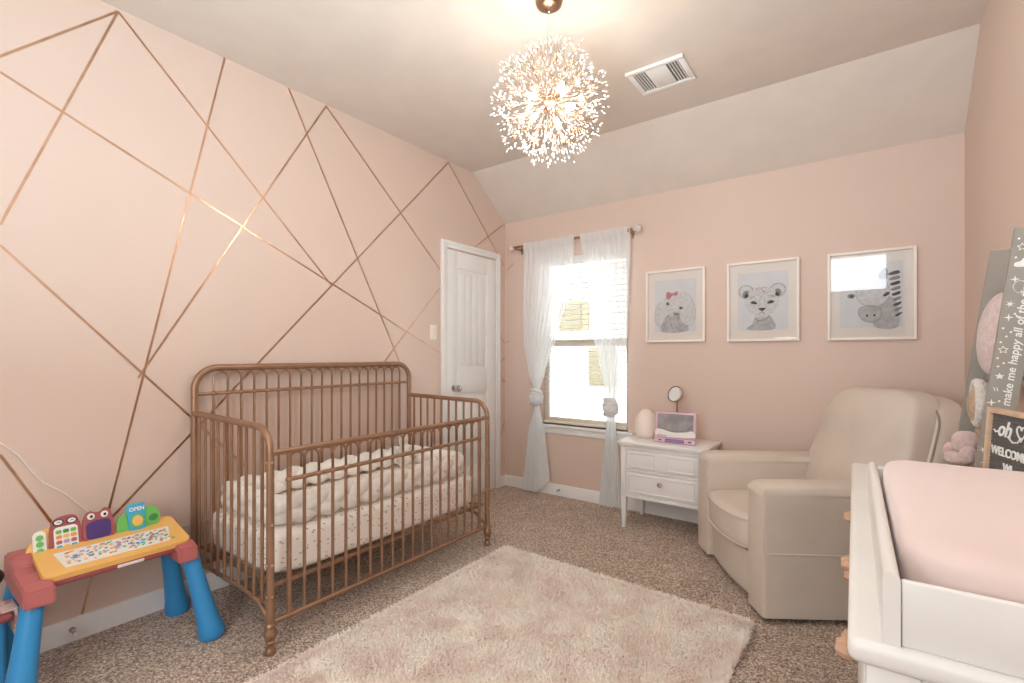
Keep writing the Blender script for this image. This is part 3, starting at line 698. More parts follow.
# ------------------------------------------------------------------ activity table
tt = thing('activity_table', 'toddler activity table with yellow top, coral ends and blue legs', 'toy table', (-2.42, .61, 0))
def cap(y0, y1, fl):
    bm = B()
    prof = [(-2.255, .345), (-2.265, .40), (-2.32, .418), (-2.34, .405), (-2.40, .425), (-2.42, .412), (-2.47, .43), (-2.485, .462), (-2.54, .475), (-2.60, .455), (-2.615, .40), (-2.60, .355), (-2.45, .345)]
    t = bmesh.new(); A_ = [t.verts.new((x, y0, z)) for x, z in prof]; Bv = [t.verts.new((x, y1, z)) for x, z in prof]; n = len(prof)
    t.faces.new(A_); t.faces.new(Bv[::-1])
    for i in range(n): t.faces.new((A_[i], A_[(i+1) % n], Bv[(i+1) % n], Bv[i]))
    bmesh.ops.recalc_face_normals(t, faces=t.faces[:]); bmesh.ops.bevel(t, geom=t.edges[:], offset=.006, segments=2, affect='EDGES')
    merge(bm, t); return obj('end_cap', bm, m_red, tt, label='coral end cap')
cap(.338, .420, 0); cap(.790, .862, 1)
bm = B(); box(bm, -2.60, -2.33, .40, .81, .372, .392, .006); obj('underframe', bm, m_maroon, tt)
# deck
dn = Vector((-.200, 0, .046)); dn.normalize()
MD = frame_M((-2.308, .40, .402), (0, 1, 0), tuple(dn))
def deckpoly(x0, x1, y0, y1, r, n=6):
    out = []
    for (cx_, cy_, a0) in ((x1-r, y0+r, -PI/2), (x1-r, y1-r, 0), (x0+r, y1-r, PI/2), (x0+r, y0+r, PI)):
        for k in range(n+1): a = a0+PI/2*k/n; out.append((cx_+r*math.cos(a), cy_+r*math.sin(a)))
    return out
bm = B(); prism(bm, deckpoly(-.005, .452, -.002, .245, .03), 'z', 0, .020, MD); obj('deck', bm, m_yel, tt)
bm = B(); prism(bm, [(.06, .035), (.385, .035), (.415, .15), (.045, .15)], 'z', .020, .0212, MD)
random.seed(8); cols = [m_orange, m_red, m_green, m_cyan, m_lilac, m_yel, m_black]
for ci, cm in enumerate(cols):
    for k in range(24 if cm is not m_black else 26):
        u = random.uniform(.068, .40); v = random.uniform(.045, .14)
        if cm is m_black: prism(bm, [(u, v), (u+.010, v), (u+.010, v+.0016), (u, v+.0016)], 'z', .0212, .0217, MD, mi=7)
        else: prism(bm, ell(u, v, random.uniform(.003, .009), random.uniform(.003, .007), 9, rot=random.random()), 'z', .0212, .0216+.0001*ci, MD, mi=ci+1)
bk = obj('activity_page', bm, [m_wplast]+cols, tt, smooth=False)
bm = B(); box(bm, -.012, .455, -.006, .0, -.016, -.001, .002, M=MD); obj('front_lip', bm, m_maroon, tt)
bm = B(); box(bm, .20, .285, -.011, -.006, -.014, -.002, .002, M=MD); obj('page_slot', bm, m_wplast, tt)
# upright back panel
MB_ = frame_M((-2.505, .40, .448), (0, 1, 0), (-.32, 0, 1)) @ Matrix.Diagonal((.93, .97, 1, 1))
bm = B(); prism(bm, curve2([(.010, -.02), (.425, -.02), (.428, .02), (.39, .04), (.31, .050), (.20, .066), (.12, .080), (.05, .094), (.008, .070)], 5), 'z', -.02, .008, MB_); obj('back_panel', bm, m_yel, tt)
def relief(parent, name, pts, z0, z1, m): 
    bm = B(); prism(bm, pts, 'z', z0, z1, MB_); return obj(name, bm, m, parent, smooth=60)
k0 = relief(tt, 'button_strip', deckpoly(.0, .040, -.012, .088, .018), .008, .016, m_wplast)
for v in (.012, .038, .062): relief(k0, 'button', ell(.020, v, .011, .011, 14), .016, .021, m_green)
ph = relief(tt, 'toy_phone', curve2([(.055, -.01), (.14, -.01), (.15, .05), (.145, .10), (.125, .128), (.075, .125), (.055, .10), (.048, .05)]), .008, .018, m_maroon)
relief(ph, 'keypad', deckpoly(.062, .138, -.004, .088, .014), .018, .0205, m_wplast)
kc = [m_green, m_dgreen, m_green, m_orange, m_yel, m_orange, m_red, m_lilac, m_red, m_cyan, m_yel, m_cyan]
for r_ in range(4):
    for c_ in range(3): relief(ph, 'key', deckpoly(.068+c_*.023, .068+c_*.023+.018, .062-r_*.020, .062-r_*.020+.014, .005), .0205, .0235, kc[r_*3+c_])
for u in (.078, .120):
    relief(ph, 'eyeglass', ell(u, .106, .017, .012, 16), .018, .022, m_black); relief(ph, 'eye', ell(u, .106, .013, .009, 16), .022, .0235, m_wplast)
    relief(ph, 'pupil', curve2([(u-.008, .104), (u, .108), (u+.008, .104), (u, .1055)], 3), .0235, .0245, m_black)
fr = relief(tt, 'frog_face', curve2([(.165, .0), (.245, .0), (.262, .04), (.255, .085), (.250, .115), (.232, .130), (.215, .118), (.196, .118), (.178, .125), (.160, .105), (.152, .06), (.152, .03)]), .008, .022, m_maroon)
relief(fr, 'mouth', curve2([(.172, .014), (.236, .014), (.246, .040), (.243, .078), (.208, .084), (.168, .074), (.164, .040)]), .022, .025, m_purp)
for u in (.182, .228):
    relief(fr, 'eye', ell(u, .103, .013, .013, 16), .022, .026, m_wplast); relief(fr, 'pupil', ell(u+.001, .102, .005, .006, 10), .026, .028, m_black)
gp = relief(tt, 'green_pad', curve2([(.275, .0), (.33, -.008), (.39, .012), (.422, .020), (.432, .055), (.415, .090), (.38, .098), (.32, .088), (.285, .080), (.268, .045)]), .008, .018, m_green)
relief(gp, 'leaf', ell(.405, .045, .018, .015, 12, rot=.4), .018, .020, m_dgreen)
cb = relief(gp, 'open_sign', [(.312, .002), (.370, .008), (.375, .118), (.318, .120), (.305, .105)], .018, .026, m_cyan)
relief(cb, 'dial', ell(.342, .045, .027, .029, 22), .026, .028, m_green)
relief(cb, 'dial_face', ell(.342, .045, .020, .022, 22), .028, .029, m_yel)
t_ = text('OPEN', .022, .0006, bold=.0006); bm = B(); merge(bm, t_, MB_ @ Matrix.Translation((.3145, .088, .0266))); obj('lettering', bm, m_wplast, cb, smooth=False)
for (a, b) in (((-2.32, .845, .37), (-2.246, .912, 0)), ((-2.555, .845, .37), (-2.60, .905, 0)), ((-2.315, .372, .37), (-2.245, .318, 0)), ((-2.555, .372, .37), (-2.60, .318, 0))):
    a = Vector(a); b = Vector(b); pts = [a.lerp(b, s) for s in (0, .25, .5, .7, .82, .88, .93, .98, 1)]
    for q in pts: q.z = max(q.z, .0)
    bm = B(); tube(bm, [Vector((q.x, q.y, q.z)) for q in pts], [.031, .033, .036, .040, .044, .048, .050, .049, .044], 18)
    for v in bm.verts: v.co.z = max(v.co.z, 0)
    obj('leg', bm, m_blue, tt, label='blue tapered leg')
# stool with toys beside the table
st = thing('toddler_stool', 'maroon seated toddler stool with blue legs tucked beside the activity table', 'stool', (-2.44, .225, 0))
bm = B(); box(bm, -2.515, -2.365, .115, .333, .285, .312, .012, 3); obj('seat', bm, m_maroon, st)
for x in (-2.485, -2.395):
    for y in (.145, .300):
        bm = B(); tube(bm, [(x, y, .288), (x, y, .04), (x, y, 0)], [.014, .018, .020], 12); obj('leg', bm, m_blue, st)
bx = thing('floral_cloth', 'small pink floral cloth hanging over the edge of the maroon stool', 'cloth', (-2.44, .325, .22))
bm = B(); box(bm, -2.49, -2.385, .285, .346, .3125, .3205, .003); box(bm, -2.49, -2.385, .3355, .3445, .225, .3165, .003); obj('fabric', bm, m_flower, bx)
tb = thing('plush_cat', 'black plush toy sitting on the maroon stool at the left edge', 'plush toy', (-2.45, .215, .313))
bm = B(); blob(bm, (-2.45, .220, .361), (.055, .050, .048), 2, 7); obj('body', bm, m_black, tb, smooth=180)
bm = B(); blob(bm, (-2.45, .280, .425), (.036, .040, .034), 2, 6); obj('head', bm, m_black, tb, smooth=180)
for q in (-1, 1):
    bm = B(); blob(bm, (-2.45+q*.02, .290, .460), (.011, .008, .016), 2, 4); obj('ear', bm, m_black, tb, smooth=180)

# ------------------------------------------------------------------ nightstand
NX0, NX1, NYF, NYB = -1.385, -.83, 3.172, 3.545
ns = thing('nightstand', 'white two drawer nightstand with tapered legs beside the armchair', 'nightstand', ((NX0+NX1)/2, (NYF+NYB)/2, 0))
bm = B(); box(bm, NX0-.022, NX1+.022, NYF-.02, NYB+.005, .580, .602, .004); box(bm, NX0-.010, NX1+.010, NYF-.009, NYB, .566, .5805, .005); obj('top', bm, m_ns, ns)
bm = B(); box(bm, NX0, NX1, NYF+.012, NYB-.003, .215, .566); box(bm, NX0, NX0+.035, NYF, NYF+.02, .215, .566, .002); box(bm, NX1-.035, NX1, NYF, NYF+.02, .215, .566, .002); box(bm, NX0+.035, NX1-.035, NYF, NYF+.02, .545, .566, .002); box(bm, NX0+.035, NX1-.035, NYF+.001, NYF+.02, .395, .410, .002); box(bm, NX0+.035, NX1-.035, NYF, NYF+.02, .215, .238, .002)
obj('body', bm, m_ns, ns)
def drawer(x0, x1, z0, z1, panels):
    bm = B(); box(bm, x0+.003, x1-.003, NYF+.004, NYF+.014, z0+.003, z1-.003, .002)
    for (a, b) in panels:
        box(bm, a, b, NYF-.002, NYF+.006, z0+.018, z0+.026, .003); box(bm, a, b, NYF-.002, NYF+.006, z1-.026, z1-.018, .003); box(bm, a, a+.008, NYF-.002, NYF+.006, z0+.026, z1-.026, .003); box(bm, b-.008, b, NYF-.002, NYF+.006, z0+.026, z1-.026, .003)
    return obj('drawer', bm, m_ns, ns)
xm = (NX0+NX1)/2
drawer(NX0+.035, NX1-.035, .410, .545, [(NX0+.055, xm-.035), (xm+.035, NX1-.055)])
d2 = drawer(NX0+.035, NX1-.035, .238, .395, [(NX0+.055, NX1-.055)])
bm = B(); lathe(bm, [(.007, 0), (.006, .008), (.014, .013), (.018, .020), (.014, .028), (0, .030)], (xm, NYF+.005, .335), 8, Matrix.Rotation(PI/2, 4, 'X')); obj('knob', bm, m_chrome, d2, smooth=False, label='faceted silver knob')
for x in (NX0+.018, NX1-.018):
    for y in (NYF+.018, NYB-.022):
        bm = B(); t = bmesh.new(); bmesh.ops.create_cube(t, size=1)
        for v in t.verts:
            s = .018 if v.co.z > 0 else .0115; v.co = Vector((x+(s if v.co.x > 0 else -s), y+(s if v.co.y > 0 else -s), .215 if v.co.z > 0 else 0))
        merge(bm, t); obj('leg', bm, m_ns, ns)
eg = thing('egg_lamp', 'frosted egg shaped lamp on the nightstand left of the toy laptop', 'lamp', (-1.275, 3.36, .602))
bm = B(); lathe(bm, [(.045, 0), (.068, .012), (.080, .045), (.082, .080), (.074, .125), (.055, .168), (.030, .195), (.0, .205)], (-1.275, 3.36, .610), 28); obj('shade', bm, m_egg, eg, smooth=180)
bm = B(); lathe(bm, [(.050, 0), (.052, .004), (.048, .010)], (-1.275, 3.36, .602), 24); obj('base', bm, m_wplast, eg)
# toy laptop / framed tablet
tp = thing('toy_laptop', 'pink framed toy laptop with grey patterned screen on the nightstand', 'toy laptop', (-1.045, 3.27, .602))
MT = frame_M((-1.178, 3.262, .604), (1, .035, 0), (0, .12, 1))
bm = B(); box(bm, 0, .27, .03, .207, -.016, 0, .008, 3, M=MT); box(bm, 0, .27, 0, .03, -.016, .012, .005, 3, M=MT); obj('case', bm, m_pinkpl, tp)
bm = B(); prism(bm, [(.016, .040), (.254, .040), (.254, .195), (.016, .195)], 'z', 0, .0015, MT); scn = obj('screen', bm, mat('screen_grey', (.38, .36, .37), .08, nscale=9, col2=(.28, .26, .28)), tp, smooth=False)
bm = B(); prism(bm, curve2([(.018, .045), (.252, .045), (.252, .088), (.20, .078), (.12, .072), (.06, .086), (.018, .092)], 4), 'z', .0015, .0022, MT); obj('white_scene', bm, m_wplast, scn, smooth=False)
bm = B(); ribbon(bm, [(.018, .096), (.06, .092), (.12, .078), (.18, .080), (.215, .094), (.250, .125)], .007, .0022, .003, MT); ribbon(bm, [(.018, .052), (.05, .048), (.08, .045)], .004, .0022, .003, MT); obj('grey_band', bm, m_ink2, scn, smooth=False)
bm = B(); prism(bm, [(.075, .006), (.20, .006), (.20, .026), (.075, .026)], 'z', .012, .0135, MT); lb_ = obj('label_strip', bm, mat('violet_strip', (.16, .11, .30), .5), tp, smooth=False)
bm = B()
for k in range(9): prism(bm, [(.083+k*.0125, .013), (.091+k*.0125, .013), (.091+k*.0125, .019), (.083+k*.0125, .019)], 'z', .0135, .0139, MT)
obj('keys', bm, m_lilac, lb_, smooth=False)
bm = B(); prism(bm, deckpoly(.03, .052, .012, .020, .003), 'z', .012, .014, MT); prism(bm, deckpoly(.225, .247, .012, .020, .003), 'z', .012, .014, MT); obj('buttons', bm, m_purp, tp, smooth=False)
# round vanity mirror lamp
vl = thing('desk_lamp', 'small round headed nickel lamp behind the toy laptop', 'lamp', (-1.075, 3.42, .602))
bm = B(); lathe(bm, [(.045, 0), (.046, .006), (.012, .012)], (-1.075, 3.42, .602), 20); obj('base', bm, m_chrome, vl)
bm = B(); tube(bm, [(-1.075, 3.42, .612), (-1.075, 3.42, .86), (-1.078, 3.41, .885)], .006, 8); obj('stem', bm, m_brass, vl)
hd_ = Matrix.Rotation(math.radians(-22), 4, 'Z') @ Matrix.Rotation(math.radians(72), 4, 'X')
bm = B(); lathe(bm, [(.020, -.05), (.040, -.045), (.056, -.022), (.060, 0), (.055, .002), (.052, -.012)], (-1.085, 3.40, .925), 24, hd_); obj('shade', bm, mat('champagne_metal', (.52, .42, .36), .35, .9), vl)
bm = B(); lathe(bm, [(.0, -.006), (.050, -.004), (.050, .0), (0, .002)], (-1.085, 3.40, .925), 24, hd_); obj('diffuser', bm, m_paper, vl)

# ------------------------------------------------------------------ recliner
RZ = math.radians(-56.2)
rc_ = thing('armchair', 'beige leather recliner armchair in the corner beside the nightstand', 'armchair', (-.276, 2.968, 0), RZ)
def P(name, bm, m=m_leather, label=None, sm=50): return obj(name, bm, m, rc_, world=False, smooth=sm, label=label)
HW = .425; FY = -.40
bm = B(); box(bm, -HW+.02, HW-.02, FY+.04, .36, .03, .30, .02, 3)
box(bm, -.36, .36, FY+.06, .30, 0, .03); P('base', bm)
for s in (-1, 1):
    bm = B(); xa, xb = (s*.262, s*HW) if s > 0 else (s*HW, s*.262)
    def fa(v, s=s):
        v = v.copy(); cx_ = s*.345
        if v.z > .5: v.x = cx_+(v.x-cx_)*(1+.10*(v.z-.5)/.12)
        return v
    t = bmesh.new(); bmesh.ops.create_cube(t, size=1)
    for v in t.verts: v.co = Vector(((xa+xb)/2+v.co.x*(xb-xa), (FY+.37)/2+v.co.y*(.37-FY), .325+v.co.z*.59))
    te = [e for e in t.edges if all(v.co.z > .6 for v in e.verts)]
    bmesh.ops.bevel(t, geom=te, offset=.058, segments=7, profile=.5, affect='EDGES')
    ve = [e for e in t.edges if abs(e.verts[0].co.x-e.verts[1].co.x) < 1e-4 and abs(e.verts[0].co.y-e.verts[1].co.y) < 1e-4 and abs(e.verts[0].co.z-e.verts[1].co.z) > .2]
    bmesh.ops.bevel(t, geom=ve, offset=.018, segments=3, profile=.5, affect='EDGES')
    merge(bm, t); ar = P('armrest', bm)
    # front piping
    bm = B(); xo = s*HW; pts = [(xo-s*.012, FY+.004, .04), (xo-s*.010, FY+.002, .30), (xo-s*.010, FY+.004, .535), (xo-s*.022, FY+.022, .585), (xo-s*.06, FY+.030, .610), (xo-s*.11, FY+.026, .605), (s*.275, FY+.012, .570), (s*.268, FY+.004, .50)]
    out = []
    for i in range(len(pts)-1):
        for k in range(5): out.append(Vector(pts[i]).lerp(Vector(pts[i+1]), k/5))
    out.append(Vector(pts[-1])); out2 = [out[0]]+[(out[i-1]+out[i]*2+out[i+1])/4 for i in range(1, len(out)-1)]+[out[-1]]
    tube(bm, out2, .0045, 6); o = obj('piping', bm, m_pipe, ar, world=False); 
    bm = B(); tube(bm, [(s*(HW+.001), FY+.01, .315), (s*(HW+.001), .10, .312), (s*(HW+.001), .36, .300)], .004, 6); obj('side_seam', bm, m_pipe, ar, world=False)
# seat cushion, T front that bows forward
def fs(v):
    v = v.copy()
    k = max(0, (-v.y-.05)/.4); v.y -= .055*k*(1-(v.x/.27)**2)
    v.z += .018*(1-(v.x/.27)**2)*(1-((v.y+.08)/.4)**2)
    return v
bm = B(); blob(bm, (0, -.075, .335), (.262, .318, .086), 9, 16, fs); se = P('seat_cushion', bm, sm=180)
for zz, o_ in ((.402, .006), (.268, .004)):
    bm = B(); pts = []
    for i in range(25):
        x = -.245+.49*i/24; y = -.075-.318*(1-abs(x/.262)**9)**(1/9.)*.998; v = fs(Vector((x, y, zz))); pts.append((v.x, v.y-.001, v.z-(.018*(1-(x/.27)**2)*.3 if zz > .4 else 0)))
    tube(bm, pts, .0042, 6); obj('piping', bm, m_pipe, se, world=False)
def ff(v):
    v = v.copy()
    if v.y < 0: v.y -= .045*(1-(v.x/.27)**2)*(.4+.6*(v.z/.3))
    return v
bm = B(); blob(bm, (0, FY+.085, .142), (.260, .058, .108), 10, 14, ff); P('footrest_panel', bm, sm=180)
# reclining back
def fb(v):
    v = v.copy(); h = max(0, v.z-.42)
    v.y += .34*h
    q = min(1, h/.60); v.x *= 1+.05*math.sin(q*PI)-.13*q*q
    return v
def fb_front(v):
    w = fb(v)
    if v.y < .25: w.y -= .02*(1-(v.x/.36)**2)+.020*math.exp(-((v.z-.88)/.10)**2)+.015*math.exp(-((v.z-.58)/.12)**2)
    return w
bm = B(); blob(bm, (0, .235, .705), (.352, .085, .320), 5, 20, fb_front); bkc = P('back_cushion', bm, sm=180)
bm = B(); blob(bm, (0, .325, .655), (.378, .095, .345), 5, 18, fb); P('back_shell', bm, sm=180)
for s in (-1, 1):
    bm = B(); pts = []
    for k in range(22):
        z = .50+.46*k/21; v = fb(Vector((s*.366, .258, z))); pts.append(v+Vector((-s*.004*0-s*.05*max(0, (k-17)/4)**2, 0, 0)))
    tube(bm, pts, .0045, 6); obj('piping', bm, m_seam, bkc, world=False)  # back seam in dark brown, the crease shade put into its colour
    random.seed(4); bm = B()
    for k in range(4):
        z = .905+.020*k; a = fb_front(Vector((s*(.338-.012*k), .190, z))); b = fb_front(Vector((s*(.285-.016*k), .165, z-.004+.008*k)))
        tube(bm, [a, (a+b)/2+Vector((0, .002, .004)), b+Vector((0, .006, 0))], [.004, .005, .001], 6)
    obj('gathers', bm, m_leather, bkc, world=False)
bm = B(); tube(bm, [(HW+.001, .05, .308), (HW+.006, .12, .300), (HW+.004, .22, .296), (HW+.001, .34, .298)], .0035, 6); P('lever_slot_trim', bm, m_pipe)

# ------------------------------------------------------------------ rug
random.seed(11)
RX0_, RX1_, RY0, RY1 = -1.775, -.405, .33, 2.365
def rug_xy(u, v):
    # far right corner sits slightly nearer than the far left one
    x = RX0_+(RX1_-RX0_)*u; y = RY0+(RY1-.03*u-RY0)*v; return x, y
rg = thing('shag_rug', 'rectangular shaggy blush and cream rug on the brown carpet', 'rug', (-1.1, 1.4, 0))
bm = B(); c4 = [rug_xy(0.01, 0.01), rug_xy(.99, 0.01), rug_xy(.99, .99), rug_xy(0.01, .99)]; prism(bm, c4, 'z', .001, .018, None); obj('backing', bm, m_rug, rg, smooth=False)
verts = []; faces = []
for i in range(105000):
    u, v = random.random(), random.random()
    if v < .16 : continue
    if random.random() < .06: (u, v) = random.choice([(random.random()*.012, v), (1-random.random()*.012, v), (u, 1-random.random()*.012)])
    x, y = rug_xy(u, v); cl = noise.noise(Vector((x*9, y*9, 0))); c2 = noise.noise(Vector((x*9, y*9, 7)))
    a = 2*PI*random.random(); ln = random.uniform(.018, .034); h = random.uniform(.022, .036)
    dx = cl*.9+math.cos(a)*.6; dy = c2*.9+math.sin(a)*.6; q = math.hypot(dx, dy)+1e-6; dx /= q; dy /= q; wd = random.uniform(.0012, .0022)
    nx_, ny_ = -dy*wd, dx*wd; b = len(verts)
    ox, oy = x-RX0_, y
    for t_, wv in ((0, 1), (.55, .9)):
        px, py, pz = x+dx*ln*t_, y+dy*ln*t_, .012+h*(t_**.6)*.95
        verts += [(px-nx_*wv, py-ny_*wv, pz), (px+nx_*wv, py+ny_*wv, pz)]
    verts.append((x+dx*ln, y+dy*ln, .012+h*.72))
    faces += [(b, b+1, b+3, b+2), (b+2, b+3, b+4)]
me = bpy.data.meshes.new('pile'); me.from_pydata([(a+1.1, b-1.4, c) for a, b, c in verts], [], faces); me.materials.append(m_rug)
o = bpy.data.objects.new('pile', me); COL.objects.link(o); o.parent = rg; kind(o, 'stuff')

# ------------------------------------------------------------------ dresser
dz = .86
ds = thing('dresser', 'white dresser with hexagonal wooden knobs along the right wall', 'dresser', (-.019, .69, 0), math.radians(1.0))
def Q(name, bm, m=m_lac, parent=None, **k): return obj(name, bm, m, parent or ds, world=False, **k)
bm = B(); box(bm, 0, .432, .020, 1.19, .831, dz, .011, 4); Q('top', bm)
bm = B(); box(bm, .028, .425, .034, 1.176, .11, .831, .003); box(bm, .018, .070, .028, .07, .04, .831, .004); box(bm, .018, .070, 1.14, 1.182, .04, .829, .004); Q('body', bm)
rowz = [.745, .58, .415, .25]
for r_ in rowz:
    for k in range(3):
        yc = .225+.37*k; bm = B(); box(bm, .016, .030, yc-.175, yc+.175, r_-.077, r_+.077, .004); dd = Q('drawer', bm)
        bm = B(); lathe(bm, [(.007, 0), (.007, .010), (.0150, .016), (.0160, .023), (.0105, .035), (.0, .035)], (.018, yc, r_), 6, Matrix.Rotation(-PI/2, 4, 'Y') @ Matrix.Rotation(.3, 4, 'Z')); Q('knob', bm, m_knobw, dd, smooth=False, label='hexagonal wooden knob')
for x in (.05, .39):
    for y in (.06, 1.15):
        bm = B(); tube(bm, [(x, y, .11), (x, y, 0)], [.022, .013], 12); Q('leg', bm, m_knobw)
# changing tray
tr = thing('changing_tray', 'white changing tray with raised sides on top of the dresser', 'changing tray', (-.019, .69, dz), math.radians(1.0))
def T(name, bm, m=m_lac, **k): return obj(name, bm, m, tr, world=False, **k)
hz = .083
def railp(x0, x1): return [(x0, 0), (x1, 0), (x1, hz-.007)]+[((x0+x1)/2+(x1-x0)/2*math.cos(PI*k/8), hz-.006+.009*math.sin(PI*k/8)) for k in range(1, 8)]+[(x0, hz-.007)]
bm = B(); prism(bm, railp(.034, .051), 'y', .030, .745); T('side_panel', bm)
bm = B(); prism(bm, railp(.392, .409), 'y', .030, .745); T('side_panel', bm)
bm = B(); box(bm, .0515, .3915, .034, .045, .0, .077, .003); T('end_panel', bm)
bm = B(); box(bm, .0515, .3915, .728, .743, .0, .077, .003); T('end_panel', bm)
bm = B(); box(bm, .051, .392, .045, .728, .0, .006); T('bottom', bm)
pd = thing('changing_pad', 'pink covered changing pad lying in the white tray', 'changing pad', (-.019, .69, dz+.0065), math.radians(1.0))
def fp(v):
    v = v.copy(); t_ = (v.x-.2215)/.165
    if v.z > .06: v.z -= .004*(1-t_**2)
    if v.z > .05: v.z += .0025*noise.noise(Vector((v.x*22, v.y*14, 3)))
    return v
bm = B(); blob(bm, (.2215, .3865, .0545), (.166, .336, .0545), 7, 22, fp); obj('cover', bm, m_pad, pd, world=False, smooth=180)
# letter board
a_ = math.radians(15); ex = Vector((math.sin(a_), -math.cos(a_), 0)); lo = Vector((.247, 1.735, dz))
lb = thing('letter_board', 'oak framed dark felt letter board with white letters on the dresser', 'letter board', tuple(lo), 0)
ML = frame_M(tuple(lo), tuple(ex), (.06*math.cos(a_), .06*math.sin(a_), 1))
W_, H_ = .265, .206; fw = .013
bm = B(); box(bm, 0, fw, 0, H_, -.012, .010, .0015, M=ML); box(bm, W_-fw, W_, 0, H_, -.012, .010, .0015, M=ML); box(bm, fw, W_-fw, 0, fw, -.012, .010, .0015, M=ML); box(bm, fw, W_-fw, H_-fw, H_, -.012, .010, .0015, M=ML); obj('frame', bm, m_oak, lb)
bm = B(); box(bm, fw, W_-fw, fw, H_-fw, -.010, 0, M=ML); k = 0
while fw+.003+k*.0085 < H_-fw-.004: box(bm, fw, W_-fw, fw+.003+k*.0085, fw+.003+k*.0085+.0055, 0, .002, M=ML); k += 1
obj('felt', bm, m_felt, lb, smooth=False)
bm = B(); merge(bm, text('oh', .054, .001, shear=.3, bold=.0008), ML @ Matrix.Translation((.040, .140, .003)))
ribbon(bm, [(.025, .152), (.034, .147), (.042, .150)], .003, .002, .004, ML); ribbon(bm, [(.085, .142), (.105, .131), (.125, .134), (.136, .146)], .003, .002, .004, ML)
hp = []
for k in range(28):
    t_ = 2*PI*k/28; hp.append((.136+.0011*16*math.sin(t_)**3, .158+.0012*(13*math.cos(t_)-5*math.cos(2*t_)-2*math.cos(3*t_)-math.cos(4*t_))))
ribbon(bm, hp+[hp[0]], .003, .002, .004, ML)
merge(bm, text('WELCOME', .0295, .001, bold=.0006), ML @ Matrix.Translation((.020, .092, .003)))
merge(bm, text('WI', .0285, .001, bold=.0006), ML @ Matrix.Translation((.075, .056, .003)))
obj('lettering', bm, m_deco, lb, smooth=False)

# ------------------------------------------------------------------ leaning ladder shelf
sh = thing('ladder_shelf', 'greige leaning ladder shelf with white star decals on its rail', 'shelf', (.15, 2.33, 0))
def rail(y, xt, zt, slope, th=.018, wd=.069, hid=0):
    f = lambda z: xt-slope*(zt-z)
    bm = B(); prism(bm, [(f(0), 0), (f(0)+wd, 0), (f(zt)+wd, zt+.004), (f(zt), zt)], 'y', y, y+th); return bm, f
bm, f1 = rail(2.05, .3555, 1.578, .12, wd=.0685); o1 = obj('rail', bm, m_grey, sh, smooth=False)
bm, f2 = rail(2.40, .355, 1.568, .131, wd=.055)
o2 = obj('rail', bm, m_grey, sh, smooth=False)
for z, x0_ in ((1.125, .335), (.83, .235), (.50, .165), (.18, .140)):
    bm = B(); box(bm, x0_, XR-.004, 2.069, 2.399, z-.018, z, .002); obj('shelf_board', bm, m_grey, sh)
# decals on near rail: local frame at (u across, v up the rail)
MR = frame_M((f1(.8), 2.0498, .8), (1, 0, 0), (0, 0, 1)); 
def rx(u, z): return (f1(z)-f1(.8)+u, z-.8)
def star(cx_, cy_, r1, r2, n, rot=0): return [(cx_+(r1 if k % 2 == 0 else r2)*math.cos(rot+PI*k/n), cy_+(r1 if k % 2 == 0 else r2)*math.sin(rot+PI*k/n)) for k in range(2*n)]
spots = [(.022, 1.52, 's5o'), (.012, 1.49, 'd'), (.012, 1.545, 'd'), (.03, 1.545, 'd'), (.045, 1.53, 'd'), (.018, 1.425, 's4'), (.016, 1.352, 's6'), (.018, 1.312, 's4'), (.030, 1.322, 'd'), (.010, 1.28, 'd'), (.028, 1.268, 'd'), (.020, 1.255, 'd'), (.010, 1.238, 'd'),
         (.018, 1.215, 's5o'), (.009, 1.19, 'd'), (.024, 1.175, 'd'), (.020, 1.135, 's5'), (.013, 1.165, 'd'), (.018, 1.095, 'v'), (.012, 1.055, 's4'), (.028, 1.06, 'd'), (.022, 1.03, 'd'), (.012, 1.018, 'd'), (.018, .995, 's5o'), (.018, .95, 's4'), (.034, .935, 'd'), (.012, .91, 's6'), (.02, .87, 's4')]
for (u, z, k) in spots:
    X_, Y_ = rx(u, z); bm = B(); nm = 'star_decal'
    if k == 'd': prism(bm, ell(X_, Y_, .003, .003, 8), 'z', 0, .0006, MR); nm = 'dot_decal'
    elif k == 's4': prism(bm, star(X_, Y_, .012, .003, 4, PI/2), 'z', 0, .0006, MR)
    elif k == 's6': prism(bm, star(X_, Y_, .011, .003, 6, .2), 'z', 0, .0006, MR)
    elif k == 's5': prism(bm, star(X_, Y_, .011, .005, 5, PI/2), 'z', 0, .0006, MR)
    elif k == 's5o': s_ = star(X_, Y_, .011, .0055, 5, PI/2); ribbon(bm, s_+[s_[0]], .002, 0, .0006, MR)
    else: ribbon(bm, [(X_-.006, Y_+.006), (X_-.003, Y_-.004)], .002, 0, .0006, MR); ribbon(bm, [(X_+.001, Y_+.006), (X_+.003, Y_-.004)], .002, 0, .0006, MR); nm = 'dash_decal'
    obj(nm, bm, m_deco, o1, smooth=False)
bm = B(); X_, Y_ = rx(.030, 1.470); prism(bm, curve2([(X_-.016, Y_-.008), (X_-.018, Y_+.004), (X_-.006, Y_+.008), (X_+.002, Y_+.018), (X_+.012, Y_+.010), (X_+.022, Y_+.008), (X_+.020, Y_-.008)], 4), 'z', 0, .0006, MR)
obj('cloud_decal', bm, m_deco, o1, smooth=False)
bm = B(); X_, Y_ = rx(.032, 1.402); ribbon(bm, ell(X_, Y_, .015, .018, 18, a0=.6, a1=5.2), .003, 0, .0006, MR)
obj('moon_decal', bm, m_deco, o1, smooth=False)
bm = B(); X_, Y_ = rx(.052, 1.045); rot = math.atan2(1, .12)
tx_ = text('make me happy all of the time', .03, .0003, shear=.15, bold=.0005); wdt = max(v.co.x for v in tx_.verts); tx_.transform(Matrix.Diagonal((.385/wdt, .92, 1, 1)))
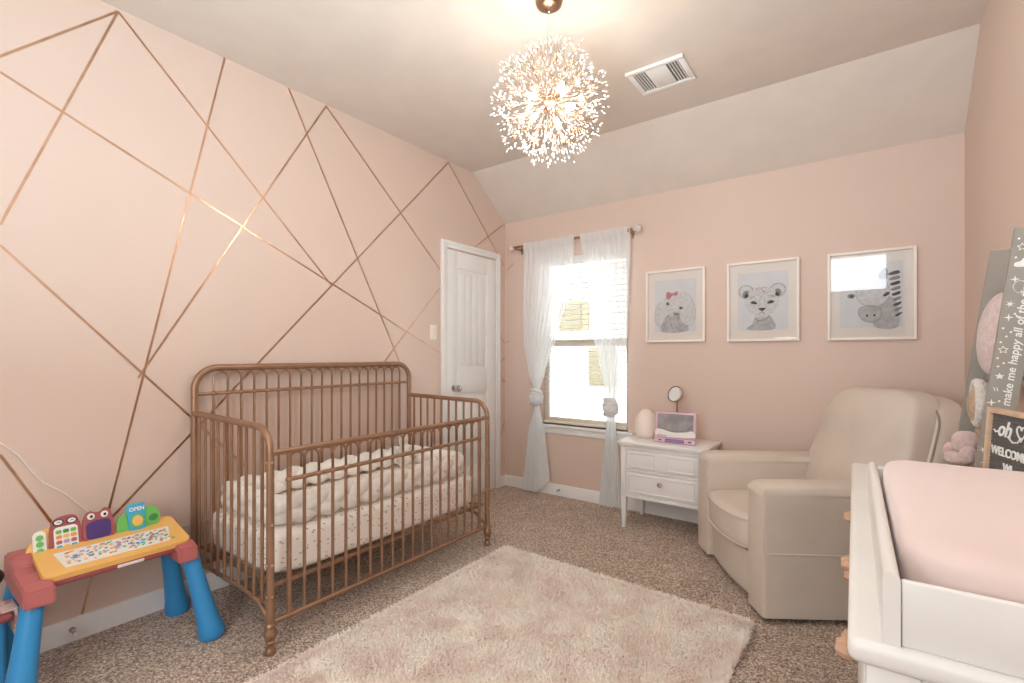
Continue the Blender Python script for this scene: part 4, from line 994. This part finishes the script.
merge(bm, tx_, MR @ Matrix.Translation((X_, Y_, .0004)) @ Matrix.Rotation(rot, 4, 'Z'))
obj('lettering', bm, m_deco, o1, smooth=False)
# plush things on the shelf
pl = thing('plush_cushion', 'large blush textured plush cushion on the upper board of the ladder shelf', 'cushion', (.36, 2.25, 1.126))
bm = B(); blob(bm, (.356, 2.235, 1.268), (.056, .130, .141), 2.2, 12, lambda v: v+Vector((.024*(v.z-1.13)/.27-.012, 0, 0))); obj('body', bm, m_plushp, pl, smooth=180)
li = thing('plush_lion', 'tan plush lion with shaggy cream mane on the shelf under the blush cushion', 'plush toy', (.33, 2.22, .83))
bm = B(); blob(bm, (.335, 2.24, .915), (.045, .06, .085), 2, 8); obj('body', bm, m_plusht, li, smooth=180)
bm = B(); blob(bm, (.300, 2.22, 1.030), (.030, .05, .060), 2.2, 8); obj('head', bm, m_plusht, li, smooth=180)
random.seed(2); bm = B()
for k in range(72):
    a = 2*PI*k/36; q = .050 if k < 36 else .040; c = Vector((.300+(.0 if k < 36 else .018), 2.22+math.cos(a)*.066, 1.040+math.sin(a)*q*1.35))
    blob(bm, c, (.018, .013+random.random()*.006, .011+random.random()*.006), 2, 2)
obj('mane', bm, m_plushc, li, smooth=180)
for q in (-1, 1):
    bm = B(); blob(bm, (.315, 2.24+q*.035, .852), (.03, .018, .022), 2, 5); obj('paw', bm, m_plushc, li, smooth=180)
dg = thing('plush_puppy', 'pale pink folded plush toy at the shelf front beside the armchair back', 'plush toy', (.25, 2.17, .831))
fw_ = lambda v: v+.006*Vector((noise.noise(v*18), noise.noise(v*18+Vector((5, 0, 0))), noise.noise(v*18+Vector((0, 5, 0)))))
bm = B(); blob(bm, (.262, 2.18, .913), (.034, .040, .036), 2.6, 8, fw_); obj('head', bm, m_plushp, dg, smooth=180)
bm = B(); blob(bm, (.243, 2.17, .857), (.036, .046, .024), 2.2, 8, fw_); obj('body', bm, m_plushp, dg, smooth=180)
for q in (-1, 1):
    bm = B(); blob(bm, (.232+(.03 if q < 0 else 0), 2.165+q*.030, .876), (.024, .013, .030), 2, 6, fw_); obj('ear', bm, m_plushr if q > 0 else m_plushp, dg, smooth=180)
